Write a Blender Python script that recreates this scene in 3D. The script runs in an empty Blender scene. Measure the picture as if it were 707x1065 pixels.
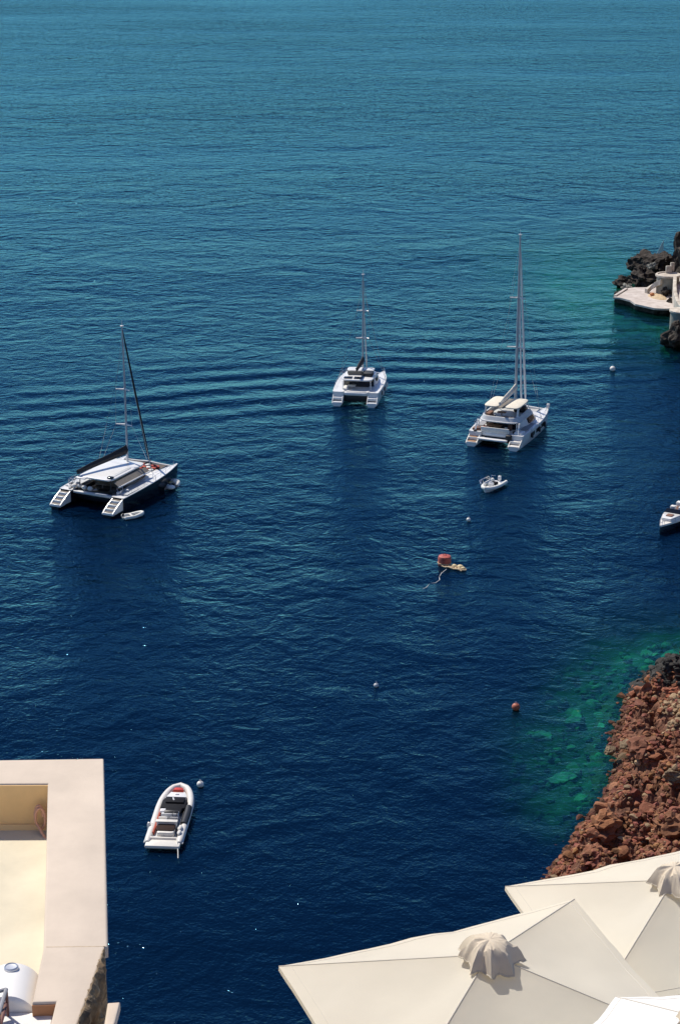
import bpy, bmesh, math, random
import numpy as np
from mathutils import Vector, Matrix, noise as mnoise
R = math.radians
sin, cos, pi = math.sin, math.cos, math.pi
rnd = random.Random(7)
sc = bpy.context.scene
C = sc.collection

# ------------------------------------------------------------------ camera
PW, PH, F, H, YH = 707.0, 1065.0, 2000.0, 73.6, -150.0
PITCH = math.atan((PH / 2 - YH) / F)
FW = Vector((0, cos(PITCH), -sin(PITCH)))
UP = Vector((0, sin(PITCH), cos(PITCH)))
cam = bpy.data.cameras.new('camera')
cam.sensor_fit = 'VERTICAL'; cam.sensor_height = 24; cam.sensor_width = 24
cam.lens = F / PH * 24
cam.clip_start = 0.5; cam.clip_end = 90000
camo = bpy.data.objects.new('camera', cam); C.objects.link(camo)
camo.location = (0, 0, H); camo.rotation_euler = (pi / 2 - PITCH, 0, 0)
sc.camera = camo


def at(px, py, z=0.0):
    """point of the place at height z that the photograph shows at px, py"""
    d = F * FW + Vector((1, 0, 0)) * (px - PW / 2) - UP * (py - PH / 2)
    t = (z - H) / d.z
    return Vector((0, 0, H)) + d * t


# ------------------------------------------------------------------ materials
def mat(name, col, rough=0.5, metal=0.0, var=0.12, vscale=3.0, bump=0.0, bscale=20.0, spec=0.5, col2=None,
        transl=0.0, attr=None, coat=0.0, tcol=None):
    m = bpy.data.materials.new(name); m.use_nodes = True
    nt = m.node_tree; N = nt.nodes; Lk = nt.links
    b = N['Principled BSDF']
    b.inputs['Roughness'].default_value = rough
    b.inputs['Metallic'].default_value = metal
    b.inputs['Specular IOR Level'].default_value = spec
    b.inputs['Coat Weight'].default_value = coat
    tc = N.new('ShaderNodeTexCoord')
    n1 = N.new('ShaderNodeTexNoise'); n1.inputs['Scale'].default_value = vscale
    n1.inputs['Detail'].default_value = 6; n1.inputs['Roughness'].default_value = 0.6
    Lk.new(tc.outputs['Object'], n1.inputs['Vector'])
    mr = N.new('ShaderNodeMapRange')
    mr.inputs['From Min'].default_value = 0.3; mr.inputs['From Max'].default_value = 0.7
    Lk.new(n1.outputs['Fac'], mr.inputs['Value'])
    mx = N.new('ShaderNodeMix'); mx.data_type = 'RGBA'
    a = [max(0, c * (1 - var)) for c in col]
    c2 = col2 if col2 else [min(1, c * (1 + var)) for c in col]
    mx.inputs[6].default_value = (*a, 1); mx.inputs[7].default_value = (*c2, 1)
    Lk.new(mr.outputs[0], mx.inputs[0])
    out = mx.outputs[2]
    if attr:
        at_ = N.new('ShaderNodeAttribute'); at_.attribute_name = attr
        mm = N.new('ShaderNodeMix'); mm.data_type = 'RGBA'; mm.blend_type = 'MULTIPLY'
        mm.inputs[0].default_value = 1
        Lk.new(out, mm.inputs[6]); Lk.new(at_.outputs['Color'], mm.inputs[7])
        out = mm.outputs[2]
    Lk.new(out, b.inputs['Base Color'])
    if bump:
        n2 = N.new('ShaderNodeTexNoise'); n2.inputs['Scale'].default_value = bscale
        n2.inputs['Detail'].default_value = 8
        Lk.new(tc.outputs['Object'], n2.inputs['Vector'])
        bp = N.new('ShaderNodeBump'); bp.inputs['Strength'].default_value = 1
        bp.inputs['Distance'].default_value = bump
        Lk.new(n2.outputs['Fac'], bp.inputs['Height']); Lk.new(bp.outputs[0], b.inputs['Normal'])
    if transl:
        tr = N.new('ShaderNodeBsdfTranslucent')
        if tcol: tr.inputs['Color'].default_value = (*tcol, 1)
        else: Lk.new(out, tr.inputs['Color'])
        ms = N.new('ShaderNodeMixShader'); ms.inputs[0].default_value = transl
        Lk.new(b.outputs[0], ms.inputs[1]); Lk.new(tr.outputs[0], ms.inputs[2])
        Lk.new(ms.outputs[0], N['Material Output'].inputs['Surface'])
    return m


M = dict(
    gel=mat('white_gelcoat', (.80, .79, .76), .28, var=.05, coat=.3),
    gelw=mat('warm_white_gelcoat', (.80, .76, .68), .3, var=.06),
    black=mat('black_paint', (.012, .013, .017), .22, var=.2, coat=.4),
    dark=mat('dark_trim', (.02, .021, .024), .5, var=.3),
    glass=mat('tinted_window', (.008, .01, .013), .06, var=.1, spec=.8),
    taupe=mat('taupe_panel', (.20, .175, .14), .5, var=.15),
    grey=mat('grey_deck', (.30, .30, .31), .6, var=.15),
    lgrey=mat('pale_grey', (.55, .56, .56), .45, var=.1),
    teak=mat('teak', (.36, .20, .11), .6, var=.25, vscale=8),
    alu=mat('aluminium', (.62, .63, .65), .35, metal=.6, var=.06),
    carbon=mat('dark_sail_cover', (.018, .018, .02), .75, var=.3, bump=.01, bscale=9),
    cream=mat('cream_canvas', (.70, .64, .53), .8, var=.08, bump=.01, bscale=10),
    white_sail=mat('white_sail_roll', (.74, .74, .72), .7, var=.06),
    net=mat('trampoline_net', (.10, .08, .07), .85, var=.4, vscale=25),
    netw=mat('pale_trampoline_net', (.42, .42, .42), .85, var=.3, vscale=25),
    red=mat('red_cushion', (.42, .055, .03), .7, var=.35, vscale=5),
    redp=mat('red_plastic', (.55, .05, .025), .35, var=.2, vscale=2),
    cush=mat('pale_cushion', (.68, .66, .62), .8, var=.12, vscale=6),
    dcush=mat('black_cushion', (.011, .012, .016), .75, spec=.15, var=.3, vscale=6),
    tube=mat('pale_rubber_tube', (.70, .67, .62), .5, var=.07),
    steel=mat('stainless_steel', (.65, .65, .66), .22, metal=1, var=.04),
    brown=mat('brown_upholstery', (.20, .10, .065), .7, var=.25),
    rope=mat('tan_rope', (.55, .42, .26), .85, var=.25, vscale=20),
    wrope=mat('white_rope', (.72, .70, .64), .8, var=.15, vscale=20),
    pink=mat('salmon_hose', (.62, .33, .22), .55, var=.1),
    buoyw=mat('white_buoy', (.78, .76, .70), .4, var=.08),
    inflat=mat('white_inflatable', (.78, .77, .70), .45, var=.06),
    yel=mat('yellow_plastic', (.62, .48, .14), .5, var=.1),
    fabric=mat('cream_parasol_cloth', (.77, .725, .63), .85, var=.05, vscale=1.0, bump=.012, bscale=2.2, transl=.40, tcol=(.86, .75, .50)),
    capcloth=mat('cap_cloth_shade_tint', (.70, .60, .46), .9, var=.08, vscale=3, bump=.006, bscale=9, transl=.12, tcol=(.6, .45, .28)),  # warm brown shading of the cap folds is put into the cloth colour
    fabric2=mat('white_parasol_cloth', (.86, .85, .82), .85, var=.02, vscale=1.2, bump=.004, bscale=4, transl=.16),
    seam=mat('parasol_seam', (.66, .60, .50), .85, var=.05),
    pole=mat('parasol_pole', (.55, .50, .42), .5, var=.1),
    plaster=mat('cream_plaster', (.625, .525, .42), .9, var=.09, vscale=1.6, bump=.002, bscale=25),
    plasterin=mat('ochre_plaster', (.92, .60, .27), .9, var=.08, vscale=2.2, bump=.003, bscale=14),
    floory=mat('yellow_cement_floor', (.635, .575, .435), .85, var=.10, vscale=1.6, bump=.002, bscale=18),
    whitew=mat('whitewash', (.78, .76, .73), .9, var=.04, vscale=2, bump=.004, bscale=9),
    tank=mat('white_enamel', (.84, .81, .76), .35, var=.03),
    rust=mat('red_brown_paint', (.13, .045, .035), .5, var=.25, vscale=8),
    rubble=mat('rubble_stone', (.15, .095, .055), .95, var=.5, vscale=6, bump=.03, bscale=14, col2=(.33, .24, .14)),
    concrete=mat('pinkish_concrete', (.50, .43, .38), .9, var=.16, vscale=.7, bump=.03, bscale=3, col2=(.64, .58, .53)),
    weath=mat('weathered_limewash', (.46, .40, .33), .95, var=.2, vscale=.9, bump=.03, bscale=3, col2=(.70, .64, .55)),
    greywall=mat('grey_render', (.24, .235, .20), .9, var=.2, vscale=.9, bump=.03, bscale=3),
    basalt=mat('black_basalt', (.012, .011, .011), .95, var=.5, vscale=1.1, bump=.2, bscale=2.6, col2=(.095, .08, .066), spec=.2),
    seabed=mat('seabed', (.03, .048, .034), .95, var=.6, vscale=.35, bump=.1, bscale=1.2, col2=(.13, .16, .10)),
    wetrock=mat('algae_rock', (.42, .42, .28), .9, var=.4, vscale=.8, bump=.06, bscale=3, col2=(.60, .58, .40)),
    scoria=mat('red_scoria_ground', (.15, .058, .032), .95, var=.5, vscale=1.6, bump=.15, bscale=4, col2=(.30, .135, .075)),
    stones=mat('scoria_stones', (.80, .80, .80), .95, var=.22, vscale=2.5, bump=.05, bscale=7, attr='tint'),
    cliff=mat('cliff_rock', (.16, .095, .065), .95, var=.5, vscale=.25, bump=.2, bscale=1),
)


# ------------------------------------------------------------------ mesh helper
class MB:
    def __init__(s): s.v = []; s.f = []

    def add(s, vs, fs):
        o = len(s.v); s.v += [tuple(p) for p in vs]; s.f += [tuple(i + o for i in f) for f in fs]; return s

    def loft(s, rings, closed=True, caps=True):
        n = len(rings[0]); o = len(s.v)
        for r in rings: s.v += [tuple(p) for p in r]
        for i in range(len(rings) - 1):
            for j in range(n if closed else n - 1):
                k = (j + 1) % n
                s.f.append((o + i * n + j, o + i * n + k, o + (i + 1) * n + k, o + (i + 1) * n + j))
        if caps and closed:
            s.f.append(tuple(o + j for j in range(n))[::-1])
            s.f.append(tuple(o + (len(rings) - 1) * n + j for j in range(n)))
        return s

    def box(s, c, d, rz=0.0, rx=0.0, b=0.0):
        hx, hy, hz = d[0] / 2, d[1] / 2, d[2] / 2
        mt = Matrix.Translation(c) @ Matrix.Rotation(rz, 4, 'Z') @ Matrix.Rotation(rx, 4, 'X')
        b = min(b, hx * .9, hy * .9, hz * .9)
        if b <= 0:
            vs = [mt @ Vector((x, y, z)) for z in (-hz, hz) for x, y in ((-hx, -hy), (hx, -hy), (hx, hy), (-hx, hy))]
            return s.add(vs, [(3, 2, 1, 0), (4, 5, 6, 7), (0, 1, 5, 4), (1, 2, 6, 5), (2, 3, 7, 6), (3, 0, 4, 7)])
        def ring(ix, z):
            q = []
            X, Y = hx - ix, hy - ix
            for sx, sy, a0 in ((1, -1, -90), (1, 1, 0), (-1, 1, 90), (-1, -1, 180)):
                for k in range(3):
                    a = R(a0 + 45 * k); rr = max(b - ix, .001)
                    q.append(mt @ Vector((sx * (X - rr) + rr * cos(a), sy * (Y - rr) + rr * sin(a), z)))
            return q
        return s.loft([ring(b * .8, -hz), ring(0, -hz + b), ring(0, hz - b), ring(b * .3, hz - b * .3), ring(b * .8, hz)])

    def tube(s, pts, r, n=8, caps=True):
        pts = [Vector(p) for p in pts]; rs = r if isinstance(r, (list, tuple)) else [r] * len(pts)
        rings = []
        prev = None
        for i, p in enumerate(pts):
            d = (pts[min(i + 1, len(pts) - 1)] - pts[max(i - 1, 0)]).normalized()
            a = prev if prev is not None else (Vector((0, 0, 1)) if abs(d.z) < .9 else Vector((0, 1, 0)))
            x = (a - d * a.dot(d)).normalized(); y = d.cross(x); prev = x
            rings.append([p + (x * cos(2 * pi * k / n) + y * sin(2 * pi * k / n)) * rs[i] for k in range(n)])
        return s.loft(rings, caps=caps)

    def slab(s, outline, z0, z1, b=.05, top=None, crown=0.0):
        """outline: xy list; bevelled slab; top: optional outline for the upper rim"""
        def inset(o, k):
            cx = sum(p[0] for p in o) / len(o); cy = sum(p[1] for p in o) / len(o)
            q = []
            for x, y in o:
                l = math.hypot(x - cx, y - cy) or 1
                q.append((x - (x - cx) / l * k, y - (y - cy) / l * k))
            return q
        top = top or outline
        rings = [[(x, y, z0) for x, y in inset(outline, b * .7)], [(x, y, z0 + b) for x, y in outline],
                 [(x, y, z1 - b) for x, y in top], [(x, y, z1 - b * .3) for x, y in inset(top, b * .35)],
                 [(x, y, z1) for x, y in inset(top, b)]]
        if crown:
            cx = sum(p[0] for p in top) / len(top); cy = sum(p[1] for p in top) / len(top)
            for k in (.7, .4, .15):
                rings.append([(cx + (x - cx) * k, cy + (y - cy) * k, z1 + crown * (1 - k * k)) for x, y in inset(top, b)])
        return s.loft(rings)

    def lathe(s, prof, c=(0, 0, 0), n=20, sx=1, sy=1):
        rings = [[(c[0] + r * cos(2 * pi * k / n) * sx, c[1] + r * sin(2 * pi * k / n) * sy, c[2] + z) for k in range(n)] for r, z in prof]
        return s.loft(rings)

    def ball(s, c, r, n=14, m=8):
        rx, ry, rz = r if isinstance(r, (tuple, list)) else (r, r, r)
        return s.lathe([(max(.02, sin(pi * i / m)) * rx, -cos(pi * i / m) * rz) for i in range(m + 1)], c, n, 1, ry / rx)

    def torus(s, c, Rr, r, n=24, m=8, tilt=0, rz=0, a0=0, a1=360):
        mt = Matrix.Translation(c) @ Matrix.Rotation(rz, 4, 'Z') @ Matrix.Rotation(tilt, 4, 'X')
        pts = [mt @ Vector((Rr * cos(R(a0 + (a1 - a0) * k / n)), Rr * sin(R(a0 + (a1 - a0) * k / n)), 0)) for k in range(n + 1)]
        return s.tube(pts, r, m)

    def build(s, name, m, parent=None, smooth=35, loc=None):
        me = bpy.data.meshes.new(name); me.from_pydata(s.v, [], s.f); me.update()
        bm = bmesh.new(); bm.from_mesh(me)
        bmesh.ops.recalc_face_normals(bm, faces=bm.faces); bm.to_mesh(me); bm.free()
        if smooth:
            me.shade_smooth(); me.set_sharp_from_angle(angle=R(smooth))
        if isinstance(m, str): m = M[m]
        me.materials.append(m)
        o = bpy.data.objects.new(name, me); C.objects.link(o)
        if parent: o.parent = parent
        if loc is not None: o.location = loc
        return o


def rrect(x0, x1, y0, y1, n=5.0, k=40, cx=None):
    """rounded rectangle outline"""
    mx, my, hx, hy = (x0 + x1) / 2, (y0 + y1) / 2, (x1 - x0) / 2, (y1 - y0) / 2
    o = []
    for i in range(k):
        a = 2 * pi * i / k
        c, s_ = cos(a), sin(a)
        o.append((mx + hx * math.copysign(abs(c) ** (2 / n), c), my + hy * math.copysign(abs(s_) ** (2 / n), s_)))
    return o


def thing(name, label, cat, loc, heading=0.0, group=None):
    o = bpy.data.objects.new(name, None); C.objects.link(o)
    o.location = loc; o.rotation_euler = (0, 0, -R(heading)); o.empty_display_size = .3
    o['label'] = label; o['category'] = cat
    if group: o['group'] = group
    return o


def tag(o, label, cat, group=None):
    o['label'] = label; o['category'] = cat
    if group: o['group'] = group
    return o


def struct(o): o['kind'] = 'structure'; return o


# ------------------------------------------------------------------ world and sun
EL, AZ = 54.0, -42.0          # AZ measured from +Y towards +X
w = bpy.data.worlds.new('World'); sc.world = w; w.use_nodes = True
nt = w.node_tree
sky = nt.nodes.new('ShaderNodeTexSky'); sky.sky_type = 'NISHITA'; sky.sun_disc = False
sky.sun_elevation = R(EL); sky.sun_rotation = R(AZ); sky.altitude = 0; sky.dust_density = .3; sky.air_density = 1.0; sky.ozone_density = 1.6
tn_ = nt.nodes.new('ShaderNodeMix'); tn_.data_type = 'RGBA'; tn_.blend_type = 'MULTIPLY'; tn_.inputs[0].default_value = 1
tn_.inputs[7].default_value = (.82, .955, 1.28, 1)      # a clear, dry, deep blue sky
nt.links.new(sky.outputs[0], tn_.inputs[6]); nt.links.new(tn_.outputs[2], nt.nodes['Background'].inputs[0])
nt.nodes['Background'].inputs[1].default_value = 0.082
sun = bpy.data.lights.new('sun', 'SUN'); sun.energy = 4.9; sun.angle = R(.53); sun.color = (1, .93, .82)
so = bpy.data.objects.new('sun', sun); C.objects.link(so)
sd_ = Vector((sin(R(AZ)) * cos(R(EL)), cos(R(AZ)) * cos(R(EL)), sin(R(EL))))
so.rotation_euler = (-sd_).to_track_quat('-Z', 'Y').to_euler()
so.location = (0, 40, 150)
sc.view_settings.view_transform = 'Standard'; sc.view_settings.look = 'None'
sc.view_settings.exposure = 0; sc.view_settings.gamma = 1
sc.cycles.max_bounces = 6; sc.cycles.transparent_max_bounces = 8
sc.cycles.sample_clamp_direct = 0; sc.cycles.sample_clamp_indirect = 6
sc.cycles.use_denoising = True


# ------------------------------------------------------------------ shoreline
SH = [at(x, y) for x, y in ((1100, 640), (860, 668), (760, 676), (712, 688), (690, 694), (672, 703), (655, 716), (650, 726), (645, 742),
      (636, 762), (632, 775), (640, 790), (634, 812), (622, 838), (606, 852), (594, 874), (578, 896), (560, 925), (540, 965), (500, 1015),
      (430, 1085), (300, 1150), (100, 1200), (-200, 1260), (-700, 1300))]
POLY = np.array([(p.x, p.y) for p in SH] + [(-150, -30), (150, -30), (150, 150)])


def sdist(P, poly, nclosed):
    """signed distance of points P (n,2): positive inside"""
    d = np.full(len(P), 1e9); inside = np.zeros(len(P), bool)
    n = len(poly)
    for i in range(n):
        a, b = poly[i], poly[(i + 1) % n]
        ab = b - a; t = np.clip(((P - a) @ ab) / (ab @ ab), 0, 1)
        q = a + t[:, None] * ab
        if i < nclosed: d = np.minimum(d, np.hypot(*(P - q).T))
        c = ((a[1] > P[:, 1]) != (b[1] > P[:, 1]))
        with np.errstate(divide='ignore', invalid='ignore'):
            xi = (b[0] - a[0]) * (P[:, 1] - a[1]) / (b[1] - a[1]) + a[0]
        inside ^= c & (P[:, 0] < xi)
    return np.where(inside, d, -d)


def fbm(x, y, z=0.0, oc=4):
    return mnoise.fractal(Vector((x, y, z)), 1.0, 2.0, oc, noise_basis='PERLIN_ORIGINAL')


def ground_height(P):
    sd = sdist(P, POLY, len(SH) - 1)
    clf = np.interp(P[:, 1], [-30, 5, 16, 24, 60, 90, 104], [63, 62, 57.5, 54, 25, 5, -3])
    land = 3.0 * (1 - np.exp(-np.maximum(sd, 0) / 2.4)) + .08 * np.maximum(sd, 0) - .15
    sm = np.clip(sd / 8, 0, 1)
    z = np.where(sd > 0, np.maximum(land, clf * sm), np.maximum(-4.6, sd * .17 - .25))
    return z, sd


# near shore: land and sea bed
xs = np.arange(-70, 96, .62); ys = np.arange(4, 215, .62)
gx, gy = np.meshgrid(xs, ys)
P = np.stack([gx.ravel(), gy.ravel()], 1)
gz, gsd = ground_height(P)
def relief(x, y):
    wx, wy = x + 1.1 * fbm(x * .4, y * .4, 21, 2), y + 1.4 * fbm(x * .4, y * .4, 27, 2)
    d1 = mnoise.voronoi(Vector((wx / 3.4, wy / 4.2, 2.0)))[0]
    d2 = mnoise.voronoi(Vector((wx / 1.5, wy / 1.8, 5.0)))[0]
    return fbm(x * .14, y * .14, 3) * .9 + 4.0 * (min(.5, d1[1] - d1[0]) ** .6 - .45) + .9 * (min(.5, d2[1] - d2[0]) ** .6 - .35)
nz = np.array([relief(x, y) for x, y in P])
gz = gz + nz * np.where(gsd > 0, np.clip(gsd / 3, 0, 1), .4)
gz = np.where(gsd < -.3, np.minimum(gz, -.12), gz)
nx, ny = len(xs), len(ys)
idx = np.arange(nx * ny).reshape(ny, nx)
faces = np.stack([idx[:-1, :-1], idx[:-1, 1:], idx[1:, 1:], idx[1:, :-1]], -1).reshape(-1, 4)
fz = gsd[faces].mean(1)


def sub_sheet(name, m, keep):
    me = bpy.data.meshes.new(name)
    fs = faces[keep]; used = np.unique(fs); remap = -np.ones(nx * ny, int); remap[used] = np.arange(len(used))
    me.from_pydata(np.column_stack([P[used], gz[used]]).tolist(), [], remap[fs].tolist()); me.update(); me.shade_smooth()
    me.materials.append(M[m]); o = bpy.data.objects.new(name, me); C.objects.link(o); return struct(o)


fine_box = (P[faces[:, 0], 0] > 9) & (P[faces[:, 0], 0] < 49) & (P[faces[:, 0], 1] > 104.5) & (P[faces[:, 0], 1] < 177)
sub_sheet('rocky_shore', 'scoria', (fz > -1.5) & (P[faces[:, 0], 1] > 100) & ~fine_box)
fx, fy = np.meshgrid(np.arange(8.4, 50, .27), np.arange(103.8, 178, .27)); FP = np.stack([fx.ravel(), fy.ravel()], 1)
hz, hs = ground_height(FP)
hz = hz + np.array([relief(x, y) + .42 * (.4 - abs(fbm(x * 1.1, y * 1.1, 33, 3)) * 2.2) for x, y in FP]) * np.clip(hs / 3, 0, 1)
hi_ = np.arange(len(FP)).reshape(fx.shape)
hf = np.stack([hi_[:-1, :-1], hi_[:-1, 1:], hi_[1:, 1:], hi_[1:, :-1]], -1).reshape(-1, 4)
me = bpy.data.meshes.new('rock_slope'); me.from_pydata(np.column_stack([FP, hz]).tolist(), [], hf[hs[hf].mean(1) > -2].tolist()); me.update()
me.materials.append(M['scoria']); ob_ = bpy.data.objects.new('rock_slope', me); C.objects.link(ob_); struct(ob_)
sub_sheet('cliff', 'cliff', (fz > -1.5) & (P[faces[:, 0], 1] <= 100))
sub_sheet('shallow_seabed', 'seabed', (fz <= -1.5) & (fz > -42))
sb = MB().add([(-3000, 60, -6), (3000, 60, -6), (3000, 3000, -6), (-3000, 3000, -6)], [(0, 1, 2, 3)]).build('deep_seabed', 'seabed', smooth=0)
struct(sb)

# ------------------------------------------------------------------ water
def water_material():
    m = bpy.data.materials.new('sea_water'); m.use_nodes = True
    nt = m.node_tree; N = nt.nodes; Lk = nt.links
    N.remove(N['Principled BSDF'])
    geo = N.new('ShaderNodeNewGeometry')
    def vm(op, a, b=None):
        n = N.new('ShaderNodeVectorMath'); n.operation = op
        if isinstance(a, (tuple, Vector)): n.inputs[0].default_value = a
        else: Lk.new(a, n.inputs[0])
        if b is not None:
            if isinstance(b, (tuple, Vector)): n.inputs[1].default_value = b
            else: Lk.new(b, n.inputs[1])
        return n.outputs['Value'] if op == 'LENGTH' else n.outputs[0]
    def ma(op, a, b=None, clamp=False):
        n = N.new('ShaderNodeMath'); n.operation = op; n.use_clamp = clamp
        for i, q in enumerate((a, b)):
            if q is None: continue
            if isinstance(q, (int, float)): n.inputs[i].default_value = q
            else: Lk.new(q, n.inputs[i])
        return n.outputs[0]
    def noise(scale, rot, stretch, detail=2, rough=.5, off=0.0, dist=0.0):
        mp = N.new('ShaderNodeMapping'); mp.inputs['Rotation'].default_value = (0, 0, R(rot))
        mp.inputs['Scale'].default_value = (stretch / scale, 1 / scale, 1 / scale)
        mp.inputs['Location'].default_value = (off, off, 0)
        Lk.new(geo.outputs['Position'], mp.inputs['Vector'])
        n = N.new('ShaderNodeTexNoise'); n.noise_dimensions = '2D'
        n.inputs['Scale'].default_value = 1; n.inputs['Detail'].default_value = detail
        n.inputs['Roughness'].default_value = rough; n.inputs['Distortion'].default_value = dist
        Lk.new(mp.outputs[0], n.inputs['Vector'])
        return n.outputs['Fac']
    def blob(px, py, rx, ry, lo=1.0, hi=0.0, rot=0.0):
        c = at(px, py)
        p = vm('SUBTRACT', geo.outputs['Position'], (c.x, c.y, 0))
        if rot:
            vr = N.new('ShaderNodeVectorRotate'); vr.rotation_type = 'Z_AXIS'; vr.inputs['Angle'].default_value = R(rot)
            Lk.new(p, vr.inputs['Vector']); p = vr.outputs[0]
        l = vm('LENGTH', vm('MULTIPLY', p, (1 / rx, 1 / ry, 0)))
        mr = N.new('ShaderNodeMapRange'); mr.interpolation_type = 'SMOOTHSTEP'
        mr.inputs['From Min'].default_value = hi; mr.inputs['From Max'].default_value = lo
        mr.inputs['To Min'].default_value = 1; mr.inputs['To Max'].default_value = 0
        Lk.new(l, mr.inputs['Value']); return mr.outputs[0]
    # ---- wave height
    gust = noise(60, 8, .35, 3, .5, 17)
    sp_ = N.new('ShaderNodeSeparateXYZ'); Lk.new(geo.outputs['Position'], sp_.inputs[0])
    lee = N.new('ShaderNodeMapRange'); lee.inputs['From Min'].default_value = 110; lee.inputs['From Max'].default_value = 620
    lee.inputs['To Min'].default_value = .55; lee.inputs['To Max'].default_value = 2.1; Lk.new(sp_.outputs['Y'], lee.inputs['Value'])
    gust = ma('MULTIPLY', ma('ADD', ma('MULTIPLY', gust, 1.5), .25), lee.outputs[0])
    swell = noise(30, -4, .14, 1, .4, 3, .3)
    w0 = noise(13, 12, .8, 2, .5, 61, .6)
    w1 = noise(4.2, -14, .85, 2, .5, 11, .6)
    w1b = noise(2.3, 22, .95, 2, .55, 31, .7)
    w2 = noise(1.15, -18, .9, 3, .55, 5, .6)
    w3 = noise(.30, 10, .9, 2, .6, 2)
    h = ma('ADD', ma('MULTIPLY', swell, .8), ma('MULTIPLY', ma('MULTIPLY', w0, .60), gust))
    h = ma('ADD', h, ma('MULTIPLY', ma('MULTIPLY', w1, .29), gust))
    h = ma('ADD', h, ma('MULTIPLY', ma('MULTIPLY', w1b, .19), gust))
    h = ma('ADD', h, ma('MULTIPLY', ma('MULTIPLY', w2, .11), gust))
    h = ma('ADD', h, ma('MULTIPLY', w3, .056))
    # ---- wake trains left by boats passing through the bay
    wk = None
    for (px, py, rx, ry, rot, lam, amp) in ((250, 405, 26, 26, 16, 6.4, .13), (470, 383, 22, 34, -3, 7.0, .14), (640, 365, 26, 30, 9, 6.6, .10), (90, 425, 20, 26, 11, 6.0, .07)):
        mp = N.new('ShaderNodeMapping'); mp.inputs['Rotation'].default_value = (0, 0, R(-rot))
        Lk.new(geo.outputs['Position'], mp.inputs['Vector'])
        wt = N.new('ShaderNodeTexWave'); wt.bands_direction = 'Y'; wt.wave_profile = 'SIN'
        wt.inputs['Scale'].default_value = 2 * pi / 20 / lam; wt.inputs['Distortion'].default_value = 4.2
        wt.inputs['Detail'].default_value = 1; wt.inputs['Detail Scale'].default_value = .35
        Lk.new(mp.outputs[0], wt.inputs['Vector'])
        q = ma('MULTIPLY', ma('MULTIPLY', wt.outputs['Fac'], amp * 2), blob(px, py, rx, ry, 1, .2))
        wk = q if wk is None else ma('ADD', wk, q)
    h = ma('ADD', h, ma('MULTIPLY', wk, 1.5))
    bp = N.new('ShaderNodeBump'); bp.inputs['Strength'].default_value = 1.0; bp.inputs['Distance'].default_value = 1.0
    Lk.new(h, bp.inputs['Height'])
    nrm = bp.outputs[0]
    # ---- shallow water mask
    sh = None
    for (px, py, rx, ry, rot, lo, hi, k) in ((668, 745, 13, 27, 0, 1, .25, 1), (625, 785, 12, 18, 0, 1, .2, 1), (600, 830, 9, 13, 0, 1, .1, .85), (705, 690, 16, 20, 0, 1, .25, 1), (572, 770, 9, 16, 0, 1, 0, .6),
                                      (665, 318, 11, 44, 0, 1, .3, 1), (622, 286, 26, 85, 0, 1, .2, 1.2), (565, 278, 26, 85, 0, 1, 0, .9), (500, 300, 24, 90, 0, 1, 0, .3), (690, 345, 10, 28, 0, 1, .2, .8)):
        q = ma('MULTIPLY', blob(px, py, rx, ry, lo, hi, rot), k)
        sh = q if sh is None else ma('MAXIMUM', sh, q)
    brk = noise(7, 20, .8, 4, .6, 9)
    sh = ma('MULTIPLY', sh, ma('ADD', ma('MULTIPLY', brk, 1.1), .42), clamp=True)
    # ---- body of the water: deep blue, clear over the shallows
    big = noise(90, 0, .5, 3, .5, 40)
    mx = N.new('ShaderNodeMix'); mx.data_type = 'RGBA'
    mx.inputs[6].default_value = (.0002, .0040, .0165, 1); mx.inputs[7].default_value = (.0002, .0058, .0205, 1)
    Lk.new(big, mx.inputs[0])
    df = N.new('ShaderNodeBsdfDiffuse'); Lk.new(mx.outputs[2], df.inputs['Color'])
    tr = N.new('ShaderNodeBsdfTransparent'); tr.inputs['Color'].default_value = (.20, .80, .66, 1)
    df2 = N.new('ShaderNodeBsdfDiffuse'); df2.inputs['Color'].default_value = (.003, .062, .052, 1)
    t2 = N.new('ShaderNodeMixShader'); t2.inputs[0].default_value = .84
    Lk.new(df2.outputs[0], t2.inputs[1]); Lk.new(tr.outputs[0], t2.inputs[2])
    body = N.new('ShaderNodeMixShader'); Lk.new(sh, body.inputs[0]); Lk.new(df.outputs[0], body.inputs[1]); Lk.new(t2.outputs[0], body.inputs[2])
    gl = N.new('ShaderNodeBsdfGlossy'); gl.inputs['Roughness'].default_value = .055
    Lk.new(nrm, gl.inputs['Normal'])
    fr = N.new('ShaderNodeFresnel'); fr.inputs['IOR'].default_value = 1.33; Lk.new(nrm, fr.inputs['Normal'])
    fm = N.new('ShaderNodeMapRange'); fm.inputs['From Min'].default_value = .03; fm.inputs['From Max'].default_value = .40; Lk.new(fr.outputs[0], fm.inputs['Value'])
    gc = N.new('ShaderNodeMix'); gc.data_type = 'RGBA'; gc.inputs[6].default_value = (.20, .58, .80, 1); gc.inputs[7].default_value = (.28, .81, 1, 1)
    Lk.new(fm.outputs[0], gc.inputs[0]); Lk.new(gc.outputs[2], gl.inputs['Color'])
    fin = N.new('ShaderNodeMixShader'); Lk.new(fr.outputs[0], fin.inputs[0]); Lk.new(body.outputs[0], fin.inputs[1]); Lk.new(gl.outputs[0], fin.inputs[2])
    Lk.new(fin.outputs[0], N['Material Output'].inputs['Surface'])
    return m


wm = water_material()
wo = MB().add([(-30000, -200, 0), (30000, -200, 0), (30000, 60000, 0), (-30000, 60000, 0)], [(0, 1, 2, 3)]).build('sea', wm, smooth=0)
struct(wo)


# ------------------------------------------------------------------ rocks
def ico(sub):
    bm = bmesh.new(); bmesh.ops.create_icosphere(bm, subdivisions=sub, radius=1)
    v = np.array([x.co[:] for x in bm.verts]); f = np.array([[q.index for q in x.verts] for x in bm.faces]); bm.free()
    return v, f


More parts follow.
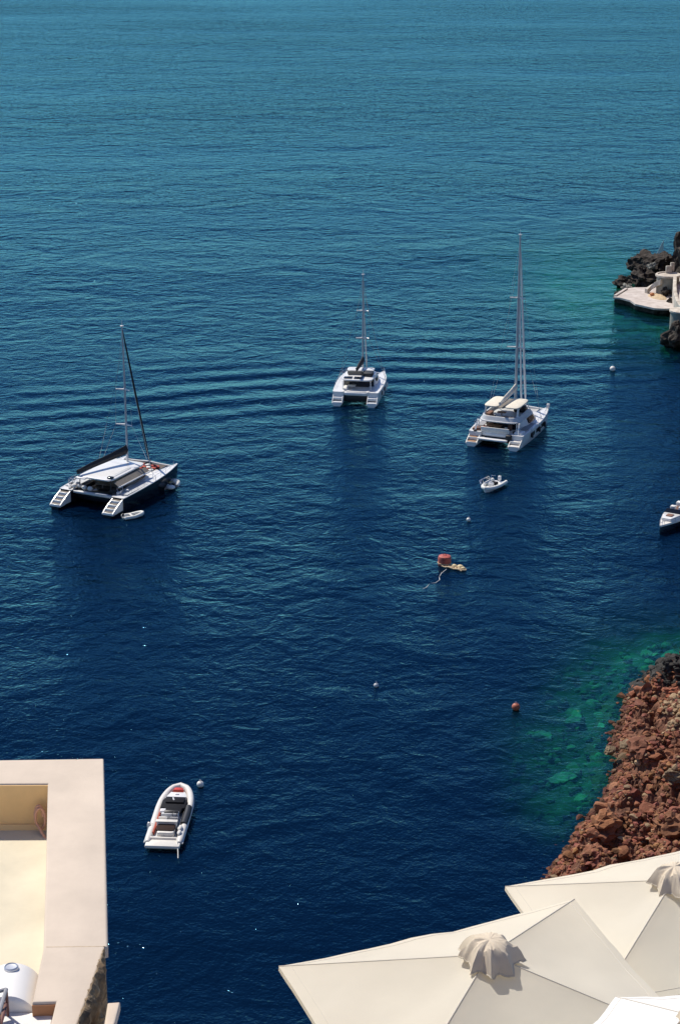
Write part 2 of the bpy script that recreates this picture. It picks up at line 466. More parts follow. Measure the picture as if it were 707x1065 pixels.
ICO = {k: ico(k) for k in (1, 2, 3, 4)}
rng = np.random.default_rng(5)


def rock_verts(sub, size, flat=.75, planes=9, rough=0.0, seed=0):
    v = ICO[sub][0].copy()
    v *= rng.uniform(.75, 1.25, 3)
    for _ in range(planes):
        n = rng.normal(size=3); n /= np.linalg.norm(n); d = rng.uniform(.42, .85)
        k = np.maximum(0, v @ n - d); v -= k[:, None] * n
    if rough:
        v += ICO[sub][0] * np.array([fbm(*(p * 1.7 + seed), 5) + .55 * (.35 - abs(fbm(*(p * 3.1 + seed + 9), 3))) for p in v])[:, None] * rough * 1.15
    a, b, c = rng.uniform(0, 2 * pi, 3)
    rx = Matrix.Rotation(a, 3, 'Z') @ Matrix.Rotation(b * .35, 3, 'X') @ Matrix.Rotation(c, 3, 'Z')
    v = v @ np.array(rx).T
    v[:, 2] *= flat
    return v * size


def land_z(x, y): return float(ground_height(np.array([[x, y]]))[0][0])


def rock_heap(name, m, items, tints):
    V, Fs, T = [], [], []
    o = 0
    for (p, size, sub), t in zip(items, tints):
        v = rock_verts(sub, size, .85 if sub == 3 else .75, 10, .45 if sub == 3 else 0, o % 97) + np.array(p); V.append(v); Fs.append(ICO[sub][1] + o); o += len(v)
        T.append(np.tile(np.array([*t, 1.0]), (len(v), 1)))
    V = np.concatenate(V); Fs = np.concatenate(Fs); T = np.concatenate(T)
    me = bpy.data.meshes.new(name); me.from_pydata(V.tolist(), [], Fs.tolist()); me.update()
    ca = me.color_attributes.new('tint', 'FLOAT_COLOR', 'POINT'); ca.data.foreach_set('color', T.ravel())
    me.materials.append(M[m]); ob = bpy.data.objects.new(name, me); C.objects.link(ob); return ob


items, tints = [], []
cand = rng.uniform([8, 100], [48, 178], (60000, 2))
cz, csd = ground_height(cand)
# only the part of the shore the photo can show
for (x, y), z, s in zip(cand, cz, csd):
    if s < -.8: continue
    q = Vector((x, y, z)) - Vector((0, 0, H))
    zc = q.dot(FW); px = PW / 2 + F * q.x / zc; py = PH / 2 - F * q.dot(UP) / zc
    if px > 735 or px < 540 or py > 955: continue
    if len(items) > 11000: break
    rl = relief(x, y)
    if s > 1.5 and rl < -.5 and rng.random() < .9: continue
    r = rng.random()
    size = .17 + .23 * r ** 1.6 if rng.random() < .993 else rng.uniform(.5, .8)
    dark = py < 716 + rng.normal() * 7 + (px - 650) * -.12
    tan = (px > 690 + rng.normal() * 12 and 725 < py < 760) or rng.random() < .045
    big = s > 1.2 and rng.random() < .006
    if big: size = rng.uniform(.6, 1.25); tan = False
    g = rng.uniform(.6, 1.25)
    if dark: t = np.array([.05, .045, .038]) * g
    elif tan: t = np.array([.44, .30, .17]) * g
    else: t = np.array([.30, .112, .058]) * g * np.array([1, rng.uniform(.8, 1.25), rng.uniform(.8, 1.2)])
    if dark: size *= 1.25
    zz = z + size * rng.uniform(-.35, .45) + rl * min(1, max(0, s / 3))
    if zz < .55 and not dark: t = t * .5          # wet stones at the waterline
    items.append(((x, y, zz), size, 3 if big else (2 if size > .36 else 1))); tints.append(t)
bi, bt = [], []
cand = rng.uniform([8, 108], [46, 178], (2600, 2)); cz, csd = ground_height(cand)
for (x, y), z, s_ in zip(cand, cz, csd):
    if not (-14 < s_ < -.7) or rng.random() > .5 * math.exp(s_ / 7) + .12: continue
    sz = rng.uniform(.25, .75) * (1 if rng.random() < .9 else 1.7); g = rng.uniform(.35, 1.15)
    bi.append(((x, y, min(z + sz * .2, -sz * .8 - .12)), sz, 2)); bt.append(np.array([.32, .34, .20]) * g)
ss = rock_heap('seabed_stones', 'stones', bi, bt); ss['kind'] = 'stuff'
sr = rock_heap('shore_rubble', 'stones', items, tints); sr['kind'] = 'stuff'


def boulder(name, m, px, py, z, size, label, group=None, flat=.75, sub=4, rough=.16, cat='rock', sc3=(1, 1, 1), planes=12, seed=0):
    c = at(px, py, z)
    v = rock_verts(sub, size, flat, planes, rough, seed) * np.array(sc3)
    me = bpy.data.meshes.new(name); me.from_pydata(v.tolist(), [], ICO[sub][1].tolist()); me.update()
    me.materials.append(M[m]); o = bpy.data.objects.new(name, me); C.objects.link(o); o.location = c
    return tag(o, label, cat, group)


G_SUB = 'rocks under the shallow water'
boulder('sunken_rock', 'wetrock', 598, 747, -.62, 1.25, 'pale sunken rock nearest the orange buoy, just below the surface', G_SUB, .45)
boulder('sunken_rock', 'wetrock', 563, 764, -.85, 1.1, 'dim green sunken rock farthest out from the red rubble shore', G_SUB, .4)
boulder('sunken_rock', 'wetrock', 583, 809, -.55, 1.3, 'flat bright green sunken slab lowest in the shallow bay', G_SUB, .35, sc3=(1.15, .9, 1))
boulder('sunken_rock', 'wetrock', 627, 756, -.62, .7, 'small sunken rock close in by the dark shore boulders', G_SUB, .45)
boulder('sunken_rock', 'wetrock', 624, 828, -.6, .5, 'smallest sunken rock, tight against the red rubble shore', G_SUB, .5)
boulder('sunken_rock', 'basalt', 660, 702, -.4, .85, 'dark sunken rock off the black boulders of the near shore', G_SUB, .45)
boulder('boulder', 'rubble', 652, 775, 2.0, .85, 'flat tan slab lying on the red rubble shore', None, .5, rough=.25)
boulder('boulder', 'rubble', 634, 782, 1.2, .62, 'round tan boulder jutting from the rubble edge over the water', None, .8)
boulder('boulder', 'rubble', 700, 806, 3.2, 1.2, 'broad tan boulder on the rubble at the right edge', None, .55)

# ------------------------------------------------------------------ jetty headland (far right)
jt = thing('swimming_platform', 'pinkish concrete swimming platform on dark rock at the foot of the headland', 'platform', at(670, 312, 0))
jl = jt.location
def loc_poly(pp, z): return [(at(x, y, z) - jl)[:2] for x, y in pp]
def prism(mb, poly, z0, z1, top_scale=1.0):
    n = len(poly)
    vs = [(x, y, z0) for x, y in poly] + [(x, y, z1) for x, y in poly]
    return mb.add(vs, [tuple(range(n))[::-1], tuple(range(n, 2 * n))] + [(i, (i + 1) % n, n + (i + 1) % n, n + i) for i in range(n)])
top = [(637, 309), (644, 309.5), (650, 311), (655, 312.4), (660, 316), (669, 318), (680, 320.5), (690, 321), (702, 320.5), (706, 312), (696, 300), (684, 298.5), (671, 298.8), (660, 298.8), (653, 299.5), (651, 302), (648, 304), (642, 307)]
prism(MB(), loc_poly(top, 1.25), .95, 1.25).build('deck_slab', 'concrete', jt, smooth=0)
low = [(638.5, 309), (645, 310.2), (655, 313), (660, 316.5), (669, 318.6), (680, 321), (694, 321.2), (704, 320), (704, 303), (655, 301), (647, 305.5)]
prism(MB(), loc_poly(low, .9), -2, .94).build('rock_footing', 'basalt', jt, smooth=0)
lip = MB()
for a, b in (((651, 300.2), (639, 307.6)),):
    A, B = at(*a, 1.35) - jl, at(*b, 1.35) - jl
    d = B - A; lip.box(((A.x + B.x) / 2, (A.y + B.y) / 2, 1.36), (d.length, .5, .2), math.atan2(d.y, d.x), b=.05)
lip.build('raised_kerb', 'concrete', jt)

rt = thing('round_terrace', 'round whitewashed terrace on a grey drum wall above the swimming platform', 'terrace', at(695, 296, 0))
c = at(694.5, 285, 4.6) - rt.location
c = Vector((c.x, c.y, 0))
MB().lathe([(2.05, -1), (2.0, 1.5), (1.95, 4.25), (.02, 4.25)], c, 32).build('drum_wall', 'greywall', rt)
MB().lathe([(1.95, 4.25), (2.22, 4.27), (2.22, 4.55), (2.12, 4.62), (1.85, 4.62), (1.82, 4.45), (.02, 4.45)], c, 36).build('terrace_rim', 'weath', rt)
MB().box((c.x + .3, c.y + 1.5, 5.1), (1.1, .35, 1.3), .2, b=.08).box((c.x + .95, c.y + 1.9, 5.5), (.7, .4, 1.5), .2, b=.08).build('parapet_block', 'weath', rt)

def low_wall(name, pts, zt, th, label, m='weath', h=.9, cat='wall'):
    """whitewashed wall along picture points with top heights"""
    q = [at(x, y, z) for (x, y), z in zip(pts, zt)]
    o = q[0].copy(); o.z = 0
    mb = MB(); rings = []
    for i, p in enumerate(q):
        d = (q[min(i + 1, len(q) - 1)] - q[max(i - 1, 0)]); d.z = 0; d.normalize(); s_ = Vector((-d.y, d.x, 0)) * th / 2
        p = p - o
        rings.append([p + s_ + Vector((0, 0, -h)), p - s_ + Vector((0, 0, -h)), p - s_, p - s_ * .6 + Vector((0, 0, .04)), p + s_ * .6 + Vector((0, 0, .04)), p + s_])
    mb.loft(rings); ob = mb.build(name, m, None, 30, loc=o)
    return tag(ob, label, cat)
low_wall('stair_wall', [(671.5, 300.5), (676, 297), (681, 293.6), (688, 290.5)], [2.0, 2.5, 3.2, 4.0], .75, 'sloping white stair wall rising from the swimming platform to the round terrace')
low_wall('path_wall', [(701.5, 287), (701, 296), (701.5, 303), (703.5, 311), (707, 317), (714, 321)], [4.6, 4.2, 3.7, 3.2, 3.0, 3.0], .6, 'curved white path wall running down from the round terrace at the right edge', h=2.4)
# path beside that wall
pp = [(702.5, 287), (702.5, 297), (703.5, 305), (706, 312), (712, 318), (740, 320), (740, 285)]
pw = MB(); o0 = at(705, 300, 3.2)
prism(pw, [((at(x, y, 3.2) - o0).x, (at(x, y, 3.2) - o0).y) for x, y in pp], -4.5, -.1)
po = pw.build('headland_path', 'concrete', None, 0, loc=o0); struct(po)
lb = thing('landing_bastion', 'lower round landing with a white cap on a shaded grey wall at the right edge', 'terrace', at(709, 331, 0))
c2 = at(709, 322, 3.3) - lb.location; c2 = Vector((c2.x, c2.y, 0))
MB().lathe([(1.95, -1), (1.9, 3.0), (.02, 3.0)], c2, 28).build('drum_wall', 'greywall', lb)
MB().lathe([(1.9, 2.98), (2.1, 3.0), (2.1, 3.25), (1.9, 3.3), (.02, 3.3)], c2, 28).build('white_cap', 'weath', lb)

G_OUT = 'dark volcanic outcrops of the headland'
boulder('rock_outcrop', 'basalt', 648, 294, .6, 2.1, 'small low black outcrop at the seaward end behind the platform', G_OUT, .75, rough=.35, sc3=(.8, 1.2, 1), seed=1)
boulder('rock_outcrop', 'basalt', 667, 289, 1.0, 2.9, 'black outcrop directly behind the platform, left of the stair wall', G_OUT, .8, rough=.4, sc3=(1.2, 1.6, 1), seed=2)
boulder('rock_outcrop', 'basalt', 672, 276, 1.6, 3.6, 'largest black outcrop with pale patches farther out behind the platform', G_OUT, .85, rough=.42, sc3=(1.15, 1.7, 1), seed=3)
boulder('rock_outcrop', 'basalt', 666, 273, 1.6, 1.9, 'thin dark ledge pointing seaward from the largest outcrop', G_OUT, .35, rough=.3, sc3=(1.2, 1.0, 1), seed=4)
boulder('rock_outcrop', 'basalt', 688, 276, 1.6, 2.6, 'black outcrop just left of the round terrace, behind it', G_OUT, .9, rough=.42, sc3=(1.1, 1.7, 1), seed=5)
boulder('rock_outcrop', 'basalt', 711, 270, 5.5, 2.9, 'tall black outcrop at the right edge above the round terrace', G_OUT, 1.9, rough=.4, sc3=(.9, 1.3, 1.0), seed=6)
boulder('rock_outcrop', 'basalt', 691, 304, 1.7, 1.3, 'shaded rock under the round terrace by the tan net heap', G_OUT, 1.0, rough=.42, sc3=(1, 1.3, 1), seed=7)
boulder('rock_outcrop', 'basalt', 697, 314, 1.3, .75, 'dark jagged rock between net heap and curved path wall', G_OUT, 1.0, rough=.4, seed=8)
boulder('rock_outcrop', 'basalt', 702, 354, 1.0, 2.3, 'black sea rock below the lower round landing at the right edge', G_OUT, 1.25, rough=.42, sc3=(1.0, 1.0, 1), seed=9)
boulder('rock_outcrop', 'basalt', 724, 352, .6, 3.6, 'steep black rock wall under the lower landing, touching the picture edge', G_OUT, 1.3, rough=.42, seed=10)
boulder('rock_outcrop', 'greywall', 650, 300, .9, 1.0, 'small grey rock on the edge of the platform beside the small outcrop', G_OUT, .7, rough=.4, seed=11)
boulder('rock_outcrop', 'greywall', 676, 276, 3.7, .95, 'pale lichen covered knob on top of the largest black outcrop', G_OUT, .8, rough=.4, seed=12)
for k in range(9):
    boulder('edge_stone', 'greywall' if k % 3 else 'basalt', 641 + k * 1.7 + rnd.uniform(-.6, .6), 306.5 - k * 1.15 + rnd.uniform(-.8, .8), .8, rnd.uniform(.4, .75), 'small grey stone piled along the seaward edge of the swimming platform', 'stones along the platform edge', .8, 3, .35, seed=20 + k)
# headland behind, out of frame to the right
hp = [(722, 262), (730, 300), (736, 345), (765, 420), (1100, 420), (1100, 200), (740, 235)]
hv = [at(x, y, 0) for x, y in hp]; cx = sum(v.x for v in hv) / len(hv); cy = sum(v.y for v in hv) / len(hv)
hm = MB(); rings = []
dense = []
for i in range(len(hv)):
    a, b = hv[i], hv[(i + 1) % len(hv)]
    for k in range(10): dense.append(a.lerp(b, k / 10))
for k, (s_, z) in enumerate(((1, -3), (.99, 2), (.96, 7), (.88, 15), (.75, 24), (.5, 30), (.05, 33))):
    rings.append([(cx + (p.x - cx) * s_ + fbm(p.x * .2, p.y * .2, k) * 1.5, cy + (p.y - cy) * s_ + fbm(p.y * .2, p.x * .2, k + 7) * 2, z + fbm(p.x * .1, p.y * .1, k) * 1.5) for p in dense])
hm.loft(rings); struct(hm.build('headland', 'cliff', None, 60))
# seabed around the platform
bm_ = MB(); cc = at(650, 312, 0); nn = 40
vs, fs = [], []
for j in range(nn):
    for i in range(nn):
        x = cc.x - 38 + 76 * i / (nn - 1); y = cc.y - 75 + 150 * j / (nn - 1)
        d = math.hypot((x - cc.x - 9) / 28, (y - cc.y) / 62)
        vs.append((x, y, -.7 - 4.6 * min(1, d) ** 1.3 + fbm(x * .2, y * .2, 5) * .7))
for j in range(nn - 1):
    for i in range(nn - 1): fs.append((j * nn + i, j * nn + i + 1, j * nn + nn + i + 1, j * nn + nn + i))
bm_.add(vs, fs); struct(bm_.build('headland_seabed', 'seabed', None, 60))

# net heap and orange float on the platform
nh = MB(); p0 = at(683, 309, 1.25)
vs, fs = [], []
for j in range(24):
    for i in range(24):
        u, v = i / 23 * 2 - 1, j / 23 * 2 - 1
        e = max(0, 1 - (u * u + v * v))
        zz = e ** .6 * (.35 + .35 * abs(fbm(u * 3, v * 3, 2))) - .03
        vs.append((u * 1.35 - v * .6, v * 2.4, zz))
for j in range(23):
    for i in range(23): fs.append((j * 24 + i, j * 24 + i + 1, j * 24 + 25 + i, j * 24 + 24 + i))
nh.add(vs, fs); tag(nh.build('net_heap', 'rope', None, 60, loc=p0), 'tan heap of fishing net lying on the concrete swimming platform', 'net')
fo = MB().ball((0, 0, .32), (.42, .34, .3)).build('float', 'redp', None, 40, loc=at(677.5, 308.5, 1.3) + Vector((0, 0, .1)))
fo.data.materials[0] = mat('orange_float', (.55, .2, .06), .5); tag(fo, 'small orange float lying against the tan net heap on the platform', 'float')
# little sail beyond the rocks
sd = thing('sailing_dinghy', 'tiny dinghy with a pale blue triangular sail just beyond the black outcrops', 'dinghy', at(687, 267, 0), 70)
MB().loft([[(-.45 * k, y, .45), (-.3 * k, y, -.1), (.3 * k, y, -.1), (.45 * k, y, .45)] for y, k in ((-1.1, .9), (0, 1), (.8, .7), (1.25, .1))]).build('hull', 'gel', sd)
MB().tube([(0, .3, .3), (0, .3, 3.2)], .04, 6).build('mast', 'alu', sd)
sl = []
for i in range(9):
    t = i / 8; wd_ = 1.25 * (1 - t) + .06
    sl.append([(.02, .26, .7 + 2.3 * t), (.10 * (1 - t) + .02, .26 - wd_ * .5, .7 + 2.3 * t), (.02, .26 - wd_, .7 + 2.25 * t), (-.02, .26 - wd_, .7 + 2.25 * t), (.10 * (1 - t) - .02, .26 - wd_ * .5, .7 + 2.3 * t), (-.02, .26, .7 + 2.3 * t)])
so_ = MB().loft(sl).build('sail', mat('pale_blue_sail', (.42, .62, .70), .7, transl=.3), sd)

# ------------------------------------------------------------------ boats: shared pieces
def hw_at(t, hw, stern=.66):
    if t < .5: return hw * (stern + (1 - stern) * sin(pi * t))
    return max(.05, hw * (1 - ((t - .5) / .5) ** 2.3 * .96))


def cat_hull(par, side, L, B, hw, zs, m, deck_m, scoop=2.4, wins=0):
    """one hull with deck; side +-1; zs = (stern deck, bow deck)"""
    x0 = side * (B / 2 - hw)
    st = [-.5 * L, -.5 * L + scoop * .5, -.5 * L + scoop - .02, -.5 * L + scoop] + [-.5 * L + scoop + (L - scoop) * k / 16 for k in range(1, 17)]
    rings, dk = [], []
    for i, y in enumerate(st):
        t = (y + L / 2) / L; wd = hw_at(t, hw); zd = zs[0] + (zs[1] - zs[0]) * t
        if i < 3: zd = .34
        ww = wd * .66; dp = -.55 * (1 - max(0, t - .7) / .3 * .8)
        yb = y - (.35 * L / 16 if i == len(st) - 1 else 0)
        rings.append([(x0 + wd, y, zd), (x0 + wd * 1.03, y, zd * .6 + .05), (x0 + ww * 1.15, yb, .12), (x0 + ww, yb, -.1), (x0 + ww * .5, yb, dp),
                      (x0 - ww * .5, yb, dp), (x0 - ww, yb, -.1), (x0 - ww * 1.15, yb, .12), (x0 - wd * 1.03, y, zd * .6 + .05), (x0 - wd, y, zd)])
        if i >= 3: dk.append([(x0 + wd + .03, y, zd - .05), (x0 + wd + .03, y, zd + .05), (x0 + wd - .09, y, zd + .06), (x0 + max(0, wd - .12), y, zd + .03),
                              (x0 - max(0, wd - .12), y, zd + .03), (x0 - wd + .09, y, zd + .06), (x0 - wd - .03, y, zd + .05), (x0 - wd - .03, y, zd - .05)])
    h = MB().loft(rings).build('hull', m, par)
    MB().loft(dk).build('hull_deck', deck_m, h)
    for k in range(wins):
        y = -.16 * L + k * L * .145; t = (y + L / 2) / L; wd = hw_at(t, hw) * 1.03; zd = zs[0] + (zs[1] - zs[0]) * t
        for s_ in (1, -1):
            MB().box((x0 + s_ * (wd + .0), y, zd * .63), (.05, L * .112, .56), 0, b=.02).build('hull_window', 'glass', h)
    return h


def stern_steps(par, side, L, B, hw, z1, m, scoop=2.4, n=4, tread=None):
    x0 = side * (B / 2 - hw); wd = hw * .64
    a = MB()
    for k in range(n):
        y0 = -.5 * L + scoop * k / n; z = .36 + (z1 - .36) * k / n
        a.box((x0, (y0 + -.5 * L + scoop) / 2, z + .09), (wd * 2, -.5 * L + scoop - y0, .18 + (z1 - .36) / n * .0 + .16), b=.05)
    for s_ in (1, -1):
        a.loft([[(x0 + s_ * wd, -.5 * L + scoop * u, .3), (x0 + s_ * (wd + .1), -.5 * L + scoop * u, .3), (x0 + s_ * (wd + .1), -.5 * L + scoop * u, .42 + (z1 - .3) * u ** .8), (x0 + s_ * wd, -.5 * L + scoop * u, .42 + (z1 - .3) * u ** .8)] for u in (0.02, .25, .5, .75, 1)])
    s = a.build('stern_steps', m, par)
    if tread:
        for k in range(n):
            y0 = -.5 * L + scoop * k / n; z = .36 + (z1 - .36) * k / n
            MB().box((x0, y0 + scoop / n / 2, z + .27), (wd * 1.6, scoop / n * .8, .02)).build('tread', tread, s)
    return s


def railing(par, side, L, B, hw, zs, y0, y1, h=.65, n=8):
    a = MB(); pts = []
    for k in range(n):
        y = y0 + (y1 - y0) * k / (n - 1); t = (y + L / 2) / L; zd = zs[0] + (zs[1] - zs[0]) * t
        x = side * (B / 2 - hw + hw_at(t, hw) - .1)
        a.tube([(x, y, zd), (x, y, zd + h)], .018, 5); pts.append(Vector((x, y, zd + h)))
    a.tube(pts, .014, 5); a.tube([p - Vector((0, 0, .3)) for p in pts], .011, 5)
    return a.build('railing', 'steel', par)


def rig(par, ym, zb, ht, mm, spreads, boom, bag_m, stays, sr=.11, spread_m='gel', shroud=None, bag_h=.7, bow=None):
    """mast at ym from zb to ht; spreads: list of (z, half width); boom: (z, y_aft, z_aft, x_aft)"""
    ms = MB().tube([(0, ym, zb), (0, ym, zb + (ht - zb) * .6), (0, ym - .12, ht)], [sr * 1.25, sr * 1.1, sr * .55], 10).build('mast', mm, par)
    MB().tube([(0, ym - .12, ht), (0, ym - .12, ht + .7)], .025, 5).box((0, ym - .12, ht + .05), (.4, .3, .12), b=.03).build('masthead_light', 'gel', ms)
    for z, hwid in spreads:
        for s_ in (1, -1):
            MB().tube([(s_ * .05, ym, z), (s_ * hwid, ym - .5, z + .06)], [.12, .07], 6).build('spreader', spread_m, ms)
    z, ya, za, xa = boom
    b = MB().tube([(0, ym - .15, z), (xa, ya, za)], .13, 8).build('boom', 'dark' if bag_m == 'carbon' else 'gel', par)
    rings = []
    for k in range(9):
        u = k / 8; x = xa * u; y = ym - .2 + (ya - ym + .2) * u; zz = z + (za - z) * u; hh = bag_h * (1 - .62 * u); ww = .30 * (1 - .35 * u)
        rings.append([(x + ww * cos(a) * (1 if sin(a) < .3 else .6), y, zz + .1 + hh * .5 + hh * .55 * sin(a) + .03 * sin(9 * u + a)) for a in [2 * pi * q / 12 for q in range(12)]])
    MB().loft(rings).build('sail_bag', bag_m, par)
    for (yb, zbot, xb, top, m_, r) in stays:
        A, Bp = Vector((xb, yb, zbot)), Vector((0, ym - .05, zb + (ht - zb) * top))
        pts = [A.lerp(Bp, u / 8) for u in range(9)]
        MB().tube(pts, [r * .5] + [r * (1.15 - .6 * u / 8) for u in range(1, 8)] + [r * .3], 8).build('furled_headsail', m_, par)
    if shroud:
        a = MB()
        for s_ in (1, -1):
            a.tube([(s_ * shroud[0], shroud[1], shroud[2]), (0, ym, ht * .88)], .02, 5)
            zq = [(s_ * shroud[0], shroud[1] + .5, shroud[2])] + [(s_ * w_, ym - .5, z_) for z_, w_ in spreads] + [(0, ym - .1, ht * .97)]
            a.tube(zq, .018, 5)
        a.build('shrouds', 'steel', par)
    return ms


def trampoline(par, L, B, hw, y0, y1, z, m, seg=2):
    bw = B / 2 - 2 * hw + .1
    for k in range(seg):
        x0 = -bw + 2 * bw * k / seg; x1 = -bw + 2 * bw * (k + 1) / seg
        a = MB(); vs, fs = [], []
        for j in range(9):
            for i in range(7):
                u, v = i / 6, j / 8
                vs.append((x0 + .06 + (x1 - x0 - .12) * u, y0 + (y1 - y0) * v, z - .16 * sin(pi * u) * sin(pi * v)))
        for j in range(8):
            for i in range(6): fs.append((j * 7 + i, j * 7 + i + 1, j * 7 + 8 + i, j * 7 + 7 + i))
        a.add(vs, fs).build('trampoline', m, par)


def seat(mb, x, y, z, w, d, h=.42, back=None):
    mb.box((x, y, z + h / 2), (w, d, h), b=.06)
    if back: mb.box((x + back[0] * w * .5, y + back[1] * d * .5, z + h + .2), (w if back[1] else .16, d if back[0] else .16, .5), b=.06)


G_CAT = 'catamarans anchored in the bay'

# ------------------------------------------------------------------ black catamaran
def black_catamaran(loc, hd):
    r = thing('sailing_catamaran', 'black hulled sailing catamaran with white hard top and red cushions on its net', 'catamaran', loc, hd, G_CAT)
    L, B, hw, zs = 16.2, 9.3, .98, (1.7, 2.1)
    for s_ in (1, -1):
        cat_hull(r, s_, L, B, hw, zs, 'black', 'gel', scoop=2.4)
        stern_steps(r, s_, L, B, hw, 1.6, 'gel', 2.5, 4, 'taupe')
        railing(r, s_, L, B, hw, zs, -3.8, 7.0, n=9)
    # side decks
    for s_ in (1, -1):
        MB().box((s_ * (B / 2 - hw), -1.5, 1.93), (1.45, 6.4, .04)).build('side_deck', 'lgrey', r)
    MB().slab(rrect(-3.3, 3.3, -4.9, 2.9, 6), .55, 1.75, .15).build('bridge_deck', 'black', r)
    MB().box((0, 3.25, 1.85), (7.1, .9, .3), b=.1).build('foredeck', 'gel', r)
    MB().box((3.0, 4.4, 1.95), (1.3, 1.6, .16), b=.06).build('fore_walkway', 'gel', r)
    MB().tube([(-3.5, 7.35, 1.95), (-1.5, 7.4, 2.0), (0, 7.4, 2.1), (1.5, 7.4, 2.0), (3.5, 7.35, 1.95)], .13, 10).build('crossbeam', 'lgrey', r)
    MB().tube([(0, 7.4, 2.05), (0, 7.9, 2.1)], .1, 8).tube([(0, 5.3, 2.1), (0, 7.4, 2.1)], .09, 8).build('bowsprit', 'dark', r)
    trampoline(r, L, B, hw, 3.75, 7.3, 2.0, 'net', 2)
    for k in range(15):
        x = -.9 + (k % 5) * .74 + rnd.uniform(-.12, .12); y = 4.5 + (k // 5) * .8 + rnd.uniform(-.1, .1)
        MB().box((x, y, 2.1), (.62, .5, .2), rnd.uniform(0, 3), b=.09).build('trampoline_cushion', 'red' if k % 4 else 'cush', r)
    # saloon
    cab0 = rrect(-2.9, 2.9, -2.3, 3.1, 4); cab1 = rrect(-2.5, 2.5, -2.3, 2.3, 4)
    cb = MB().slab(cab0, 1.7, 3.15, .08, cab1).build('cabin', 'taupe', r)
    MB().slab(rrect(-2.88, 2.88, -1.6, 3.0, 4), 2.15, 2.8, .03, rrect(-2.68, 2.68, -1.6, 2.6, 4)).build('cabin_window', 'glass', cb)
    for s_ in (1, -1):
        MB().loft([[(s_ * 2.55, y, 3.16), (s_ * 3.25, y, 2.72), (s_ * 3.25, y, 2.64), (s_ * 2.55, y, 3.08)] for y in (-4.6, -1, 2.4)]).build('side_visor', 'taupe', cb)
        MB().tube([(s_ * 3.28, -4.7, 2.7), (s_ * 3.28, 2.5, 2.7)], .09, 8).build('visor_rail', 'gel', cb)
    ht = MB().slab(rrect(-2.35, 2.35, -5.0, 3.0, 9), 3.3, 3.5, .07, crown=.06).build('hard_top', 'gel', r)
    MB().slab(rrect(1.45, 1.95, -4.6, .4, 6), 3.5, 3.56, .02).build('roof_panel', 'lgrey', ht)
    MB().box((-1.7, -5.15, 3.35), (1.4, .5, .16), b=.06).build('roof_step', 'gel', ht)
    MB().box((1.9, -4.3, 3.63), (.7, .55, .22), b=.08).build('roof_hatch', 'glass', ht)
    for x in (-2.2, 2.2):
        MB().tube([(x, -4.8, 1.7), (x * .98, -4.7, 3.35)], .06, 8).build('roof_post', 'dark', r)
    # cockpit
    ck = MB(); seat(ck, -2.2, -3.3, 1.72, .8, 2.4); ck.build('cockpit_bench', 'dark', r)
    ck = MB(); seat(ck, 2.2, -3.3, 1.72, .8, 2.4); ck.build('cockpit_bench', 'dark', r)
    for x, y in ((-2.9, -4.9), (-2.3, -4.6), (-1.5, -4.9), (-.6, -5.0), (-2.9, -4.1)):
        MB().ball((x, y, 2.12), (.34, .3, .26)).build('bean_bag', 'cush', r)
    for x, y, z, w_, m_ in ((3.1, -4.6, 1.95, .5, 'cush'), (2.8, -5.0, 1.9, .4, 'dark'), (-3.5, -4.9, 2.0, .45, 'gel'), (-3.7, -4.3, 2.05, .5, 'dark'), (-3.3, -5.3, 1.9, .35, 'cush'), (3.7, -3.6, 2.1, .4, 'gel')):
        MB().box((x, y, z), (w_, w_ * .8, w_ * .7), x + y, b=.1).build('gear_bag', m_, r)
    MB().box((0, -3.2, 2.3), (1.5, .9, .07), b=.03).tube([(0, -3.2, 1.7), (0, -3.2, 2.3)], .08).build('cockpit_table', 'taupe', r)
    MB().box((0.2, -5.2, 1.55), (6.0, .5, .3), b=.1).box((1.2, -5.3, 1.75), (1.6, .35, .12), b=.05).build('aft_crossbeam', 'lgrey', r)
    for s_ in (1, -1):
        MB().tube([(s_ * 3.4, -4.5, 1.8), (s_ * 3.4, -4.5, 2.5)], .05).torus((s_ * 3.4, -4.7, 2.55), .38, .035, 18, 6, R(75)).build('steering_wheel', 'steel', r)
    rig(r, 2.5, 3.1, 20.4, 'alu', [(8.2, 1.15), (12.6, 1.0)], (4.6, -5.0, 3.8, -2.3), 'carbon', [(7.5, 2.1, 0, .98, 'carbon', .15)], .12, 'gel', (4.1, 1.8, 1.9), .85)
    return r


cat1_loc = at(122.5, 514, 0)
black_catamaran(cat1_loc, 26)

